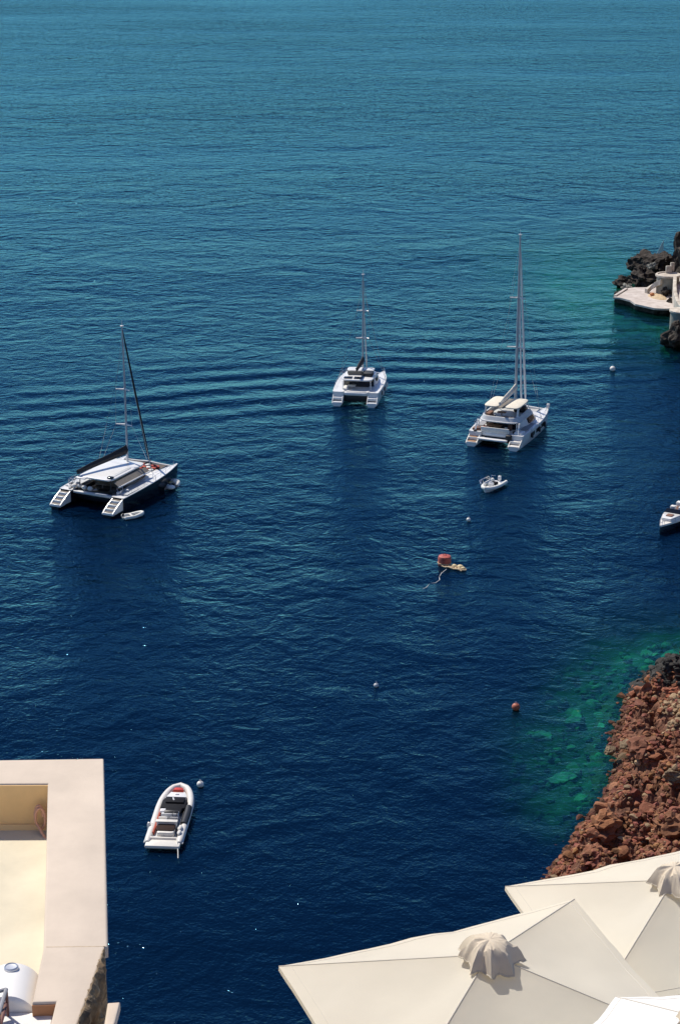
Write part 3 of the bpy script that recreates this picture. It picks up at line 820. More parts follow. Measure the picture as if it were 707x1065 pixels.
# ------------------------------------------------------------------ small white catamaran
def white_catamaran(loc, hd):
    r = thing('sailing_catamaran', 'smallest all white sailing catamaran seen from astern, middle of the bay', 'catamaran', loc, hd, G_CAT)
    L, B, hw, zs = 12.8, 6.9, .98, (1.75, 2.0)
    for s_ in (1, -1):
        cat_hull(r, s_, L, B, hw, zs, 'gel', 'gel', scoop=1.3, wins=2)
        stern_steps(r, s_, L, B, hw, 1.35, 'gel', 1.4, 2, None)
        railing(r, s_, L, B, hw, zs, -3.5, 6.0, n=8)
    MB().slab(rrect(-2.2, 2.2, -5.2, 2.7, 6), 1.3, 1.75, .15).build('bridge_deck', 'gel', r)
    MB().slab(rrect(-2.2, 2.2, -4.9, 3.4, 6), .35, 1.29, .1).build('tunnel_shade_block', 'dark', r)  # dark block fills the tunnel, standing for the black shade between the hulls
    MB().box((0, 3.0, 1.8), (5.4, 1.6, .25), b=.08).build('foredeck', 'gel', r)
    MB().tube([(-2.55, 5.9, 1.8), (0, 5.95, 1.9), (2.55, 5.9, 1.8)], .1, 8).build('crossbeam', 'alu', r)
    trampoline(r, L, B, hw, 3.85, 5.85, 1.8, 'net', 2)
    cb = MB().slab(rrect(-2.5, 2.5, -1.8, 3.4, 3.4), 1.7, 3.0, .1, rrect(-2.1, 2.1, -1.8, 2.2, 3.4)).build('cabin', 'gel', r)
    MB().slab(rrect(-2.45, 2.45, -1.2, 3.2, 3.4), 2.2, 2.7, .02, rrect(-2.33, 2.33, -1.2, 2.72, 3.4)).build('cabin_window', 'glass', cb)
    ht = MB().slab(rrect(-2.2, 2.2, -4.0, 1.6, 6), 3.12, 3.32, .07, crown=.08).build('hard_top', 'gel', r)
    for x in (-1.35, .1):
        MB().box((x, -3.1, 3.42), (1.2, 1.0, .04), b=.01).build('solar_panel', 'glass', r)
    # helm station on the roof
    MB().slab(rrect(.5, 2.0, -2.2, -.4, 5), 3.36, 3.85, .06).build('helm_console', 'dark', r)
    MB().box((-.6, -1.2, 3.5), (2.2, .5, .3), b=.1).box((-.6, -1.5, 3.75), (2.2, .12, .4), b=.05).build('roof_lounger', 'taupe', r)
    bt = MB().slab(rrect(-2.0, 1.9, -.4, 1.5, 5), 3.66, 3.78, .05, crown=.05)
    bt.build('sprayhood', 'gel', r)
    for x, y in ((-1.8, -.2), (1.7, -.2), (-1.8, 1.3), (1.7, 1.3)):
        MB().tube([(x, y, 3.2), (x, y, 3.72)], .03, 6).build('sprayhood_post', 'steel', r)
    for x in (-2.0, 2.0):
        MB().tube([(x, -3.8, 1.7), (x, -4.1, 3.15)], .06, 8).build('roof_post', 'gel', r)
    ck = MB(); seat(ck, -1.6, -3.1, 1.6, .7, 2.0); ck.build('cockpit_bench', 'cush', r)
    ck = MB(); seat(ck, .2, -4.7, 1.5, 3.0, .6, .35); ck.build('aft_bench', 'cush', r)
    MB().box((-.9, -3.0, 2.2), (1.2, .9, .06), b=.02).tube([(-.9, -3.0, 1.7), (-.9, -3.0, 2.2)], .06).build('cockpit_table', 'gelw', r)
    MB().box((0, -1.86, 2.35), (4.4, .06, 1.2)).build('saloon_door', 'glass', r)
    MB().ball((1.75, -4.75, 1.6), (.42, .4, .36)).build('fender_bag', 'cush', r)
    for y in (-2.2, .2, 2.2):
        x = B / 2 - hw + hw_at((y + L / 2) / L, hw) + .16
        MB().lathe([(.02, 0), (.12, .06), (.14, .2), (.14, .55), (.1, .7), (.02, .74)], (x, y, .75), 10).tube([(x, y, 1.48), (x - .2, y, 1.9)], .015, 4).build('fender', 'buoyw', r)
    rig(r, 2.0, 3.0, 17.2, 'alu', [(8.0, .95), (12.0, .85)], (4.3, -3.3, 4.5, -.1), 'carbon', [(6.2, 2.0, 0, .86, 'lgrey', .10)], .11, 'gel', (3.5, 1.2, 1.9), .85)
    return r


cat2_loc = at(375, 411, 0)
white_catamaran(cat2_loc, 9)

# ------------------------------------------------------------------ large white catamaran with flybridge
def fly_catamaran(loc, hd):
    r = thing('sailing_catamaran', 'largest white catamaran with cream flybridge roof and two furled white headsails', 'catamaran', loc, hd, G_CAT)
    L, B, hw, zs = 15.2, 7.9, 1.05, (1.6, 2.05)
    for s_ in (1, -1):
        cat_hull(r, s_, L, B, hw, zs, 'gel', 'gel', scoop=1.5, wins=3)
        stern_steps(r, s_, L, B, hw, 1.2, 'gelw', 1.6, 2, 'teak' if s_ < 0 else None)
        railing(r, s_, L, B, hw, zs, -3.8, 7.0, n=9)
    MB().slab(rrect(-2.6, 2.6, -6.0, 3.6, 6), 1.15, 1.6, .12).build('bridge_deck', 'gel', r)
    MB().slab(rrect(-2.6, 2.6, -5.6, 4.0, 6), .35, 1.14, .1).build('tunnel_shade_block', 'dark', r)  # shade below the bridge deck, added as a dark solid
    MB().box((0, 4.0, 1.82), (5.7, 2.2, .3), b=.1).build('foredeck', 'gel', r)
    MB().box((0, 4.1, 2.05), (2.6, 1.3, .2), b=.09).build('sun_pad', 'cush', r)
    MB().tube([(-2.9, 7.0, 1.85), (0, 7.05, 2.0), (2.9, 7.0, 1.85)], .13, 8).build('crossbeam', 'gel', r)
    trampoline(r, L, B, hw, 5.15, 6.95, 1.85, 'netw', 2)
    for s_ in (1, -1):
        MB().tube([(s_ * 2.95, 6.4, 2.05), (s_ * 2.95, 7.1, 2.7), (s_ * 3.2, 7.3, 2.7), (s_ * 3.4, 6.4, 2.05)], .03, 6).build('pulpit', 'steel', r)
        MB().box((s_ * 3.1, 7.0, 2.4), (.45, .3, .6), b=.1).build('bow_seat', 'gel', r)
    cb = MB().slab(rrect(-2.95, 2.95, -3.2, 3.8, 3.2), 1.55, 3.0, .1, rrect(-2.5, 2.5, -3.2, 2.6, 3.2)).build('cabin', 'gel', r)
    MB().slab(rrect(-2.93, 2.93, -2.4, 3.72, 3.2), 1.95, 2.68, .02, rrect(-2.68, 2.68, -2.4, 3.08, 3.2)).build('cabin_window', 'glass', cb)
    MB().slab(rrect(-2.85, 2.85, -5.6, 2.2, 5), 3.0, 3.16, .07).build('flybridge_deck', 'lgrey', r)
    fc = MB()
    o1 = rrect(-2.78, 2.78, -5.4, 2.0, 5); o2 = rrect(-2.55, 2.55, -5.1, 1.4, 5); i2 = rrect(-2.38, 2.38, -4.95, 1.25, 5); i1 = rrect(-2.42, 2.42, -5.0, 1.3, 5)
    fc.loft([[(x, y, 3.14) for x, y in o1], [(x, y, 3.66) for x, y in o2], [(x, y, 3.68) for x, y in i2], [(x, y, 3.18) for x, y in i1]], caps=False)
    fc.build('flybridge_coaming', 'lgrey', r)
    for x, y, w_, d_ in ((-1.5, -4.3, 1.5, .7), (1.2, -4.3, 1.8, .7), (-2.0, -2.8, .6, 1.6)):
        f1 = MB(); seat(f1, x, y, 3.16, w_, d_, .4); f1.build('flybridge_seat', 'brown', r)
    MB().slab(rrect(.4, 2.0, -.2, .8, 5), 3.16, 4.05, .08).build('helm_console', 'dark', r)
    MB().torus((1.2, -.3, 3.9), .33, .035, 18, 6, R(70)).build('steering_wheel', 'steel', r)
    MB().box((-.4, -2.6, 3.65), (1.2, .8, .06), b=.02).tube([(-.4, -2.6, 3.16), (-.4, -2.6, 3.65)], .06).build('flybridge_table', 'teak', r)
    for s_ in (1, -1):
        MB().slab(rrect(*sorted((s_ * .36, s_ * 2.45)), -4.4, .6, 4.5), 4.72, 4.88, .07, crown=.10).build('flybridge_roof', 'cream', r)
        MB().loft([[(s_ * 2.35, -4.4, 3.2), (s_ * 2.35, -3.9, 3.2), (s_ * 2.28, -3.4, 4.74), (s_ * 2.28, -3.9, 4.74)], [(s_ * 2.2, -4.4, 3.2), (s_ * 2.2, -3.9, 3.2), (s_ * 2.14, -3.4, 4.74), (s_ * 2.14, -3.9, 4.74)]]).build('roof_arch', 'gel', r)
        MB().tube([(s_ * 2.25, 1.0, 3.5), (s_ * 2.15, .3, 4.74)], .06, 8).build('roof_post', 'gel', r)
    MB().box((0, -1.9, 4.7), (.76, 4.8, .1), b=.03).build('roof_channel', 'taupe', r)
    ck = MB(); seat(ck, -.2, -5.6, 1.55, 3.9, .65, .38, (0, -1)); ck.build('cockpit_bench', 'gelw', r)
    ck = MB(); seat(ck, -2.0, -4.3, 1.55, .8, 1.6, .4); ck.build('side_bench', 'gelw', r)
    MB().box((-.8, -4.2, 2.2), (1.9, 1.0, .07), b=.02).tube([(-.8, -4.2, 1.55), (-.8, -4.2, 2.2)], .08).build('cockpit_table', 'teak', r)
    MB().box((0, -3.26, 2.25), (4.6, .06, 1.4)).build('saloon_door', 'glass', r)
    for x in (-1.4, 1.2):
        MB().box((x, -3.75, 2.0), (.5, .5, .8), b=.1).build('cockpit_chair', 'brown', r)
    for x in (-2.6, 2.6):
        MB().tube([(x, -5.4, 1.55), (x, -5.35, 3.02)], .06, 8).build('flybridge_post', 'gel', r)
    for s_ in (1, -1):
        MB().box((s_ * 3.05, -.6, 1.84), (.9, 6.0, .03)).build('side_deck', 'grey', r)
    for y in (-3.0, .0, 2.6):
        x = B / 2 - hw + hw_at((y + L / 2) / L, hw) + .17
        MB().lathe([(.02, 0), (.13, .06), (.15, .2), (.15, .6), (.1, .75), (.02, .8)], (x, y, .7), 10).tube([(x, y, 1.48), (x - .2, y, 1.9)], .015, 4).build('fender', 'dark', r)
    for x, y, z, w_, m_ in ((-1.9, -5.0, 2.15, .45, 'red'), (.9, -4.6, 2.1, .4, 'cush'), (2.3, -5.2, 1.8, .5, 'dark'), (-2.9, -6.0, 1.75, .4, 'dark'), (-.9, -3.9, 3.75, .4, 'cush')):
        MB().box((x, y, z), (w_, w_ * .8, w_ * .6), x * 2 + y, b=.09).build('gear_bag', m_, r)
    MB().slab(rrect(-2.4, 1.8, -7.0, -6.1, 4), .85, 1.05, .06).build('bathing_platform', 'gel', r)
    MB().box((1.85, -6.2, 1.3), (.8, .7, .8), b=.15).build('outboard_cover', 'dark', r)
    for s_ in (1, -1):
        MB().box((s_ * (B / 2 - hw), -5.0, 1.8), (1.1, 1.3, .35), b=.1).build('aft_seat', 'brown' if s_ < 0 else 'gel', r)
        MB().loft([[(s_ * 2.85, -5.9, 1.6), (s_ * 3.05, -5.9, 1.6), (s_ * 3.05, -5.8, 1.8), (s_ * 2.85, -5.8, 1.8)], [(s_ * 2.75, -5.2, 3.05), (s_ * 2.95, -5.2, 3.05), (s_ * 2.95, -4.9, 3.05), (s_ * 2.75, -4.9, 3.05)]]).build('flybridge_stair', 'gel', r)
    rig(r, 2.0, 3.1, 26.6, 'alu', [(11.5, 1.25), (18.2, 1.05)], (5.6, -4.6, 5.2, -.05), 'cream', [(6.7, 2.0, 0, .97, 'white_sail', .16), (4.8, 2.1, 0, .80, 'white_sail', .13)], .16, 'gel', (3.8, 1.4, 1.9), .75)
    return r


cat3_loc = at(530, 451, 0)
fly_catamaran(cat3_loc, 23)


# ------------------------------------------------------------------ inflatable speedboat
def tube_hull_outline(L, B, n=26, bow=.42):
    """half outline from stern to bow"""
    o = []
    for k in range(n + 1):
        t = k / n
        x = B / 2 * (1 if t < 1 - bow else math.sqrt(max(0, 1 - ((t - (1 - bow)) / bow) ** 2.1)))
        o.append((x, -L / 2 + L * t))
    return o


def speed_rib(loc, hd):
    r = thing('inflatable_speedboat', 'pale inflatable speedboat with black sun pads and red bow locker, moored at lower left', 'speedboat', loc, hd)
    L, B = 9.4, 3.0
    o = tube_hull_outline(L, B - .5)
    pts = [(x, y, .62 + .35 * max(0, (y / L + .1)) ** 1.3) for x, y in o]; full = pts + [(-x, y, z) for x, y, z in pts[::-1][1:]]
    rad = [.27] * len(full); rad[0] = rad[-1] = .16
    MB().tube(full, rad, 12).build('inflatable_tube', 'tube', r)
    rub = [(x + math.copysign(.26, x) if abs(x) > .2 else x * 2.2, y + (.26 if abs(x) < .5 else 0), z - .06) for x, y, z in full]
    MB().tube(rub, .05, 6).build('rubbing_strake', 'lgrey', r)
    hull = []
    for x, y in o[::2]:
        x = max(.04, x - .02); hull.append([(x, y, .55), (x * .85, y, .1), (x * .4, y, -.2), (0, y, -.35), (-x * .4, y, -.2), (-x * .85, y, .1), (-x, y, .55)])
    MB().loft(hull).build('hull', 'gel', r)
    MB().slab([(x * .9, y) for x, y in o[1:-2]] + [(-x * .9, y) for x, y in o[1:-2][::-1]], .52, .58, .01).build('deck', 'lgrey', r)
    MB().box((0, -4.75, .52), (2.75, 1.15, .3), b=.1).box((0, -4.2, .72), (2.6, .2, .22), b=.06).build('swim_platform', 'gelw', r)
    for s_ in (1, -1):
        MB().box((s_ * .98, -1.4, .72), (.16, 4.2, .3), b=.05).build('side_pad', mat('red_side_pad', (.36, .06, .03), .7) if s_ < 0 else 'dark', r)
    MB().slab(rrect(-.62, .72, -4.0, -3.1, 6), .58, 1.12, .08).build('engine_hatch', 'gelw', r)
    MB().slab(rrect(-.75, .72, -3.75, -2.65, 6), 1.05, 1.2, .06).build('stern_sun_pad', mat('dark_brown_pad', (.035, .02, .017), .8, spec=.15), r)
    MB().box((-.02, -2.5, .98), (1.6, .45, .8), b=.08).box((-.02, -2.6, 1.4), (1.75, .4, .1), b=.04).build('wet_bar', 'gelw', r)
    for x in (-.45, .45):
        MB().box((x, -1.75, .9), (.66, .6, .65), b=.12).box((x, -2.02, 1.25), (.62, .16, .4), b=.07).build('pilot_seat', 'gelw' if x < 0 else 'grey', r)
    cs = MB().box((.0, -.95, .95), (1.4, .6, .75), b=.1).build('console', 'lgrey', r)
    MB().box((.1, -1.0, 1.36), (1.15, .34, .08), R(0), R(25), b=.03).build('dashboard', 'dark', cs)
    MB().torus((.4, -1.3, 1.3), .19, .025, 16, 6, R(60)).build('steering_wheel', 'dark', cs)
    MB().box((-.62, -.75, 1.32), (.45, .5, .2), b=.06).build('fridge_box', 'gel', cs)
    pd = MB()
    pd.slab([(-.55, -.55), (.75, -.55), (.8, .2), (1.02, .3), (1.02, 1.6), (.72, 2.2), (-.72, 2.2), (-1.02, 1.6), (-1.02, .3), (-.6, .2)], .75, 1.1, .1)
    pd.build('bow_sun_pad', 'dcush', r)
    MB().box((.05, 1.3, 1.17), (1.5, .7, .15), 0, b=.06).build('pad_backrest', 'dcush', r)
    MB().box((-.1, 1.45, 1.27), (.12, .5, .03), .3, b=.01).build('pad_logo', 'lgrey', r)
    MB().slab([(-.85, 2.35), (.85, 2.35), (.6, 3.2), (-.6, 3.2)], .75, .98, .06).build('bow_deck', 'gel', r)
    MB().slab([(-.45, 3.35), (.45, 3.35), (.34, 3.8), (-.34, 3.8)], .85, 1.1, .05).build('bow_locker', 'redp', r)
    MB().box((0, 2.75, 1.0), (.32, .1, .05), b=.02).build('cleat', 'steel', r)
    MB().tube([(1.2, -1.9, .75), (1.24, -.2, .8), (1.22, .8, .85)], [.285, .29, .285], 12).build('tube_cover', 'dark', r)
    MB().lathe([(.02, 0), (.13, .08), (.15, .3), (.15, .7), (.1, .86), (.02, .9)], (-1.5, -2.3, .2), 10).tube([(-1.5, -2.3, 1.1), (-1.2, -2.3, .95)], .02, 4).build('fender', 'buoyw', r)
    MB().ball((1.08, -2.9, .98), (.2, .42, .17)).ball((1.12, -3.6, .95), (.17, .35, .15)).build('rolled_towel', 'cush', r)
    MB().tube([(1.0, -4.2, .8), (1.15, -4.9, .7), (1.3, -5.6, .35), (1.42, -6.4, .02)], .045, 6).build('stern_line', 'wrope', r)
    return r


speed_rib(at(179.5, 852.5, 0) - Vector((0, 0, .14)), 4)


# ------------------------------------------------------------------ tender behind the large catamaran
def tender(loc, hd):
    r = thing('dinghy', 'small pale grey dinghy with a steel bimini frame astern of the largest white catamaran', 'dinghy', loc, hd)
    L, B = 4.2, 2.3
    o = tube_hull_outline(L, B - .44, bow=.55)
    pts = [(x, y, .42 + .2 * max(0, y / L + .1)) for x, y in o]; full = pts + [(-x, y, z) for x, y, z in pts[::-1][1:]]
    rad = [.22] * len(full); rad[0] = rad[-1] = .1
    MB().tube(full, rad, 10).build('inflatable_tube', 'inflat', r)
    MB().loft([[(max(.03, x), y, .3), (x * .5, y, -.15), (-x * .5, y, -.15), (-max(.03, x), y, .3)] for x, y in o[::2]]).build('hull', 'gel', r)
    MB().box((0, -.5, .5), (.8, .5, .35), b=.06).build('seat_box', 'dcush', r)
    MB().box((0, .45, .55), (.6, .45, .5), b=.06).box((0, .5, .85), (.5, .06, .25), b=.02).build('console', 'gel', r)
    MB().box((-.55, .1, .4), (.22, 1.3, .1), b=.03).box((.5, -.1, .4), (.3, .9, .12), b=.03).build('floor_mat', mat('blue_grey_mat', (.10, .16, .19), .7), r)
    MB().box((0, -1.95, .75), (.42, .35, .55), b=.1).box((0, -1.98, .25), (.16, .2, .7), b=.04).build('outboard_motor', 'gel', r)
    MB().tube([(1.0, -1.5, .6), (1.15, -1.1, 1.05), (1.15, 1.0, 1.1), (.95, 1.35, .75)], .05, 6).tube([(1.0, -1.5, .6), (1.5, -1.0, .85), (1.5, .7, .9), (.95, 1.35, .7)], .045, 6).tube([(1.05, -.6, .6), (1.15, -.5, 1.05)], .03, 5).tube([(1.05, .5, .6), (1.15, .5, 1.08)], .03, 5).build('bimini_frame', 'steel', r)
    MB().tube([(.95, -1.4, .6), (1.0, -1.75, 1.0), (.6, -2.0, .95)], .04, 6).build('boarding_rail', 'steel', r)
    return r


tn = tender(at(512, 507.5, 0), -150)


# ------------------------------------------------------------------ motorboat at the right edge
def motorboat(loc, hd):
    r = thing('motorboat', 'white motorboat cut off by the right edge, its pointed bow towards the viewer', 'motorboat', loc, hd)
    L, B = 8.2, 2.9
    o = [(B / 2 * (1 if k < 9 else 1 - ((k - 9) / 17) ** 1.55), -L / 2 + L * k / 26) for k in range(27)]
    rings = []
    for x, y in o:
        x = max(.03, x); t = y / L + .5
        rings.append([(x, y, .85 + .18 * t), (x * .95, y, .5), (x * .7, y, .02), (x * .3, y, -.3), (-x * .3, y, -.3), (-x * .7, y, .02), (-x * .95, y, .5), (-x, y, .85 + .18 * t)])
    MB().loft(rings).build('hull', mat('hull_side_shade', (.014, .018, .03), .25, coat=.3), r)  # shade and black reflection on the hull sides put into the dark colour
    dk = []
    for x, y in o:
        x = max(.04, x); t = y / L + .5; z = .85 + .18 * t
        dk.append([(x + .04, y, z - .12), (x + .04, y, z + .08), (x - .03, y, z + .1), (-(x - .03), y, z + .1), (-(x + .04), y, z + .08), (-(x + .04), y, z - .12)])
    MB().loft(dk).build('deck', 'gelw', r)
    MB().slab([(-.95, -3.6), (.95, -3.6), (1.0, .2), (-1.0, .2)], 1.0, 1.1, .02).build('cockpit_sole', 'brown', r)
    MB().slab([(-1.05, .2), (1.05, .2), (.55, 2.3), (-.55, 2.3)], 1.0, 1.45, .1).build('cuddy_cabin', 'gel', r)
    MB().loft([[(-1.1, .2, 1.4), (1.1, .2, 1.4), (1.1, .25, 1.4), (-1.1, .25, 1.4)], [(-.95, -.2, 1.85), (.95, -.2, 1.85), (.95, -.15, 1.85), (-.95, -.15, 1.85)]]).build('windscreen', 'glass', r)
    MB().box((.0, 1.2, 1.5), (.75, .8, .1), b=.03).build('deck_hatch', 'brown', r)
    for x in (-.5, .5): MB().box((x, -1.0, 1.6), (.6, .6, .7), b=.1).build('pilot_seat', 'cush', r)
    MB().box((0, -3.2, 1.55), (1.8, .7, .5), b=.1).build('stern_bench', 'cush', r)
    MB().box((0, -4.3, .9), (.5, .5, .9), b=.12).build('outboard_motor', 'dark', r)
    pts = [(x * .9, y, 1.4 + .1 * y / L) for x, y in o if y > .3]; pts = pts + [(-x, y, z) for x, y, z in pts[::-1]]
    a = MB().tube(pts, .025, 6)
    for p in pts[::3]: a.tube([p, (p[0], p[1], 1.0)], .02, 5)
    a.build('bow_rail', 'steel', r)
    for y in (-1.5, .8):
        MB().lathe([(.02, 0), (.13, .08), (.15, .3), (.15, .6), (.1, .75), (.02, .8)], (-1.55, y, .2), 10).tube([(-1.55, y, .95), (-1.35, y, 1.0)], .02, 4).build('fender', 'yel' if y > 0 else 'buoyw', r)
    return r


motorboat(at(699.5, 545.5, 0), 211)

# ------------------------------------------------------------------ floats beside the black catamaran
def ring_float(name, loc, hd, label, n):
    r = thing(name, label, 'inflatable', loc, hd, 'white inflatables tied to the black catamaran')
    r.scale = (1.2, 1.55, 1.1)
    MB().torus((0, 0, .3), .62, .24, 22, 10, R(25), 0, 0, 215 if n == 0 else 260).build('ring_tube', 'inflat', r)
    MB().ball((.35, -.5, .3), (.5, .36, .24)).ball((-.5, -.35, .34), (.36, .42, .26)).build('float_cushion', 'inflat', r)
    if n: MB().ball((.15, .35, .62), (.3, .26, .3)).box((-.15, .1, .5), (.3, .2, .12), .4, b=.04).build('float_headrest', 'inflat', r); MB().box((-.12, .02, .62), (.26, .2, .08), .6, b=.03).build('float_grip', 'yel', r)
    return r
ring_float('inflatable_float', at(178.5, 507, 0), 30, 'white inflatable float with yellow grip tied beside the bow of the black catamaran', 1)
it = thing('inflatable_tender', 'tiny white inflatable tender beside the stern steps of the black catamaran', 'inflatable', at(138.5, 538, 0), 62, 'white inflatables tied to the black catamaran')
o_ = tube_hull_outline(2.5, 1.05, bow=.6)
p_ = [(x, y, .22 + .16 * max(0, y)) for x, y in o_]; p_ = p_ + [(-x, y, z) for x, y, z in p_[::-1][1:]]
MB().tube(p_, [.08] + [.2] * (len(p_) - 2) + [.08], 10).build('inflatable_tube', 'inflat', it)
MB().loft([[(max(.03, x), y, .16), (x * .5, y, -.1), (-x * .5, y, -.1), (-max(.03, x), y, .16)] for x, y in o_[::2]]).build('floor', 'grey', it)
MB().box((0, -.25, .36), (.95, .26, .06), b=.02).build('thwart', 'gelw', it)
MB().box((.05, -1.25, .5), (.26, .24, .4), b=.07).build('outboard_motor', 'dark', it)

# ------------------------------------------------------------------ buoys
def buoy(px, py, rad, m, label, group=None, zc=.25, loop=True, extra=None):
    r = thing('mooring_buoy', label, 'buoy', at(px, py, 0), 0, group)
    MB().ball((0, 0, rad * zc / .25 * .6), (rad, rad, rad * .95), 20, 12).build('buoy_ball', m, r)
    if loop:
        z = rad * zc / .25 * .6 + rad * .92
        MB().torus((0, 0, z + .06), .09, .025, 12, 6, R(90)).build('lifting_eye', 'steel', r)
    return r
b1 = thing('mooring_buoy', 'big red drum buoy with a tan rope float beside it, mid bay', 'buoy', at(462, 587, 0))
MB().lathe([(.02, -.35), (.55, -.3), (.72, -.1), (.74, .75), (.66, .98), (.4, 1.06), (.02, 1.08)], (0, 0, .0), 24).build('buoy_drum', mat('faded_red_paint', (.36, .06, .04), .5, var=.3, col2=(.55, .12, .08)), b1)
MB().torus((0, 0, 1.12), .14, .035, 14, 6, R(90)).build('lifting_eye', 'rust', b1)
MB().torus((0, 0, .25), .75, .04, 24, 6).build('rope_band', 'rope', b1)
rf = thing('rope_float', 'tan tangle of rope and floats drifting beside the big red buoy', 'rope', at(471, 590, 0), 20)
pts = []
for k in range(70):
    a = k * .52; q = k / 70
    pts.append((-1.0 + 2.4 * q + .5 * cos(a), .35 * sin(a) - .6 * q, .05 + .1 * abs(sin(a * .7))))
MB().tube(pts, .085, 6).build('rope_coil', 'rope', rf)
for x, y, s_ in ((.1, .1, .26), (.75, .15, .3), (1.25, -.35, .22)): MB().ball((x, y, .14), (s_ * 1.2, s_, .2)).build('float_ball', mat('tan_float', (.60, .50, .28), .6), rf)
ml = MB().tube([at(464, 592, .05), at(459, 596, .0), at(456.5, 600, -.03), at(457, 603, .02), at(453, 606, .0), at(447, 607, -.04), at(443, 611, .01), at(436, 614, -.06)], .035, 5).build('mooring_line', 'wrope'); tag(ml, 'pale mooring line trailing on the water from the big red buoy', 'rope')
buoy(536, 738, .38, mat('dull_orange_plastic', (.40, .075, .035), .55, var=.35, col2=(.50, .16, .09)), 'single round orange red buoy floating off the sunken rocks', None, .3)
G_WB = 'white mooring buoys'
buoy(636.5, 385.5, .42, M['buoyw'], 'white buoy between the headland platform and the largest white catamaran', G_WB, .3)
buoy(208.5, 818, .30, M['buoyw'], 'white buoy beside the bow of the inflatable speedboat', G_WB, .3)
buoy(487, 542, .26, M['buoyw'], 'tiny white buoy above the big red buoy', G_WB, .3)
buoy(391, 714, .24, M['lgrey'], 'tiny pale grey buoy alone in the dark water at mid picture', G_WB, .2)

# ------------------------------------------------------------------ terrace house, lower left
ZT = 64.75; ZF = ZT - .50
house = thing('terrace_house', 'cream plastered terrace with broad parapet and ochre inner walls at the lower left', 'house', at(60, 900, ZT - 3))
hl = house.location


def hp_(px, py, z=ZT):
    q = at(px, py, z) - hl; return (q.x, q.y)


def solid(poly, z0, z1, name, m, parent, bevel=.0):
    me = bpy.data.meshes.new(name); bm = bmesh.new()
    vs = [bm.verts.new((x, y, z0)) for x, y in poly]; f = bm.faces.new(vs)
    r = bmesh.ops.extrude_face_region(bm, geom=[f])
    for v in [g for g in r['geom'] if isinstance(g, bmesh.types.BMVert)]: v.co.z = z1
    bmesh.ops.recalc_face_normals(bm, faces=bm.faces)
    if bevel:
        es = [e for e in bm.edges if all(abs(v.co.z - z1) < 1e-4 for v in e.verts)]
        bmesh.ops.bevel(bm, geom=es, offset=bevel, segments=3, profile=.5, affect='EDGES')
    bm.to_mesh(me); bm.free(); me.materials.append(M[m])
    me.shade_smooth(); me.set_sharp_from_angle(angle=R(40))
    o = bpy.data.objects.new(name, me); C.objects.link(o)
    if parent: o.parent = parent
    return o


zt, zf = ZT - hl.z, ZF - hl.z
far_wall = [hp_(-260, 794), hp_(108, 788.5), hp_(108.6, 813.5), hp_(-260, 816)]
right_wall = [hp_(50, 814.4), hp_(108.6, 813.6), hp_(112.5, 984), hp_(45.5, 985)]
diag = [hp_(45.5, 985.2), hp_(112.5, 984.2), hp_(97, 1030), hp_(84, 1066), hp_(40, 1190), hp_(5, 1190), hp_(52, 1068), hp_(58.5, 1041), hp_(34, 1042)]
# far and right walls as one L-shaped parapet with its inner faces
ell = [hp_(-260, 794), hp_(108, 788.5), hp_(112.5, 984), hp_(45.5, 985), hp_(48.2, 900), hp_(50, 814.4), hp_(-260, 816)]
whole = [hp_(-260, 794), hp_(108, 788.5), hp_(112.5, 984), hp_(109.5, 985), hp_(94, 1030), hp_(80.5, 1066), hp_(36, 1190), hp_(5, 1190), hp_(52, 1068), hp_(58.5, 1041),
         hp_(34, 1042), hp_(45.5, 985), hp_(48.2, 900), hp_(50, 814.4), hp_(-260, 816)]
pa = solid(whole, zt - .11, zt, 'parapet', 'plaster', house, .022)
body = [hp_(-260, 800), hp_(84, 798), hp_(88, 984), hp_(74, 1030), hp_(64, 1066), hp_(30, 1190), hp_(5, 1190), hp_(52, 1068), hp_(58.5, 1041),
        hp_(34, 1042), hp_(45.5, 985), hp_(48.2, 900), hp_(50, 814.4), hp_(-260, 816)]
solid(body, -9, zt - .108, 'wall', 'plaster', house)
J0, J1 = Vector((*hp_(48, 985), zt)), Vector((*hp_(110, 984.2), zt)); jd = (J1 - J0)
MB().box(((J0.x + J1.x) / 2, (J0.y + J1.y) / 2, zt), (jd.length, .006, .003), math.atan2(jd.y, jd.x)).build('joint', 'rope', pa)
# inner lining (ochre) on the far wall
A, Bq = Vector((*hp_(-258, 816), 0)), Vector((*hp_(50.2, 814.4), 0))
d = (Bq - A).normalized(); n_ = Vector((d.y, -d.x, 0))
if n_.y > 0: n_ = -n_
lin = MB(); lin.loft([[A + Vector((0, 0, zf - .1)), A + n_ * .012 + Vector((0, 0, zf - .1)), A + n_ * .012 + Vector((0, 0, zt - .022)), A + Vector((0, 0, zt - .022))],
                      [Bq + Vector((0, 0, zf - .1)), Bq + n_ * .012 + Vector((0, 0, zf - .1)), Bq + n_ * .012 + Vector((0, 0, zt - .022)), Bq + Vector((0, 0, zt - .022))]])
lin.build('inner_wall', 'plasterin', house)
fl = [hp_(-330, 845, ZF), hp_(75, 845, ZF), hp_(75, 1000, ZF), hp_(70, 1200, ZF), hp_(-330, 1200, ZF)]
solid(fl, zf - .3, zf, 'terrace_floor', 'floory', house)
sk = MB(); A2, B2 = A + n_ * .012, Bq + n_ * .012
sk.loft([[A2 + Vector((0, 0, zf)), A2 + n_ * .05 + Vector((0, 0, zf)), A2 + n_ * .02 + Vector((0, 0, zf + .05)), A2 + Vector((0, 0, zf + .05))], [B2 + Vector((0, 0, zf)), B2 + n_ * .05 + Vector((0, 0, zf)), B2 + n_ * .02 + Vector((0, 0, zf + .05)), B2 + Vector((0, 0, zf + .05))]])
sk.build('skirting', 'plasterin', house)
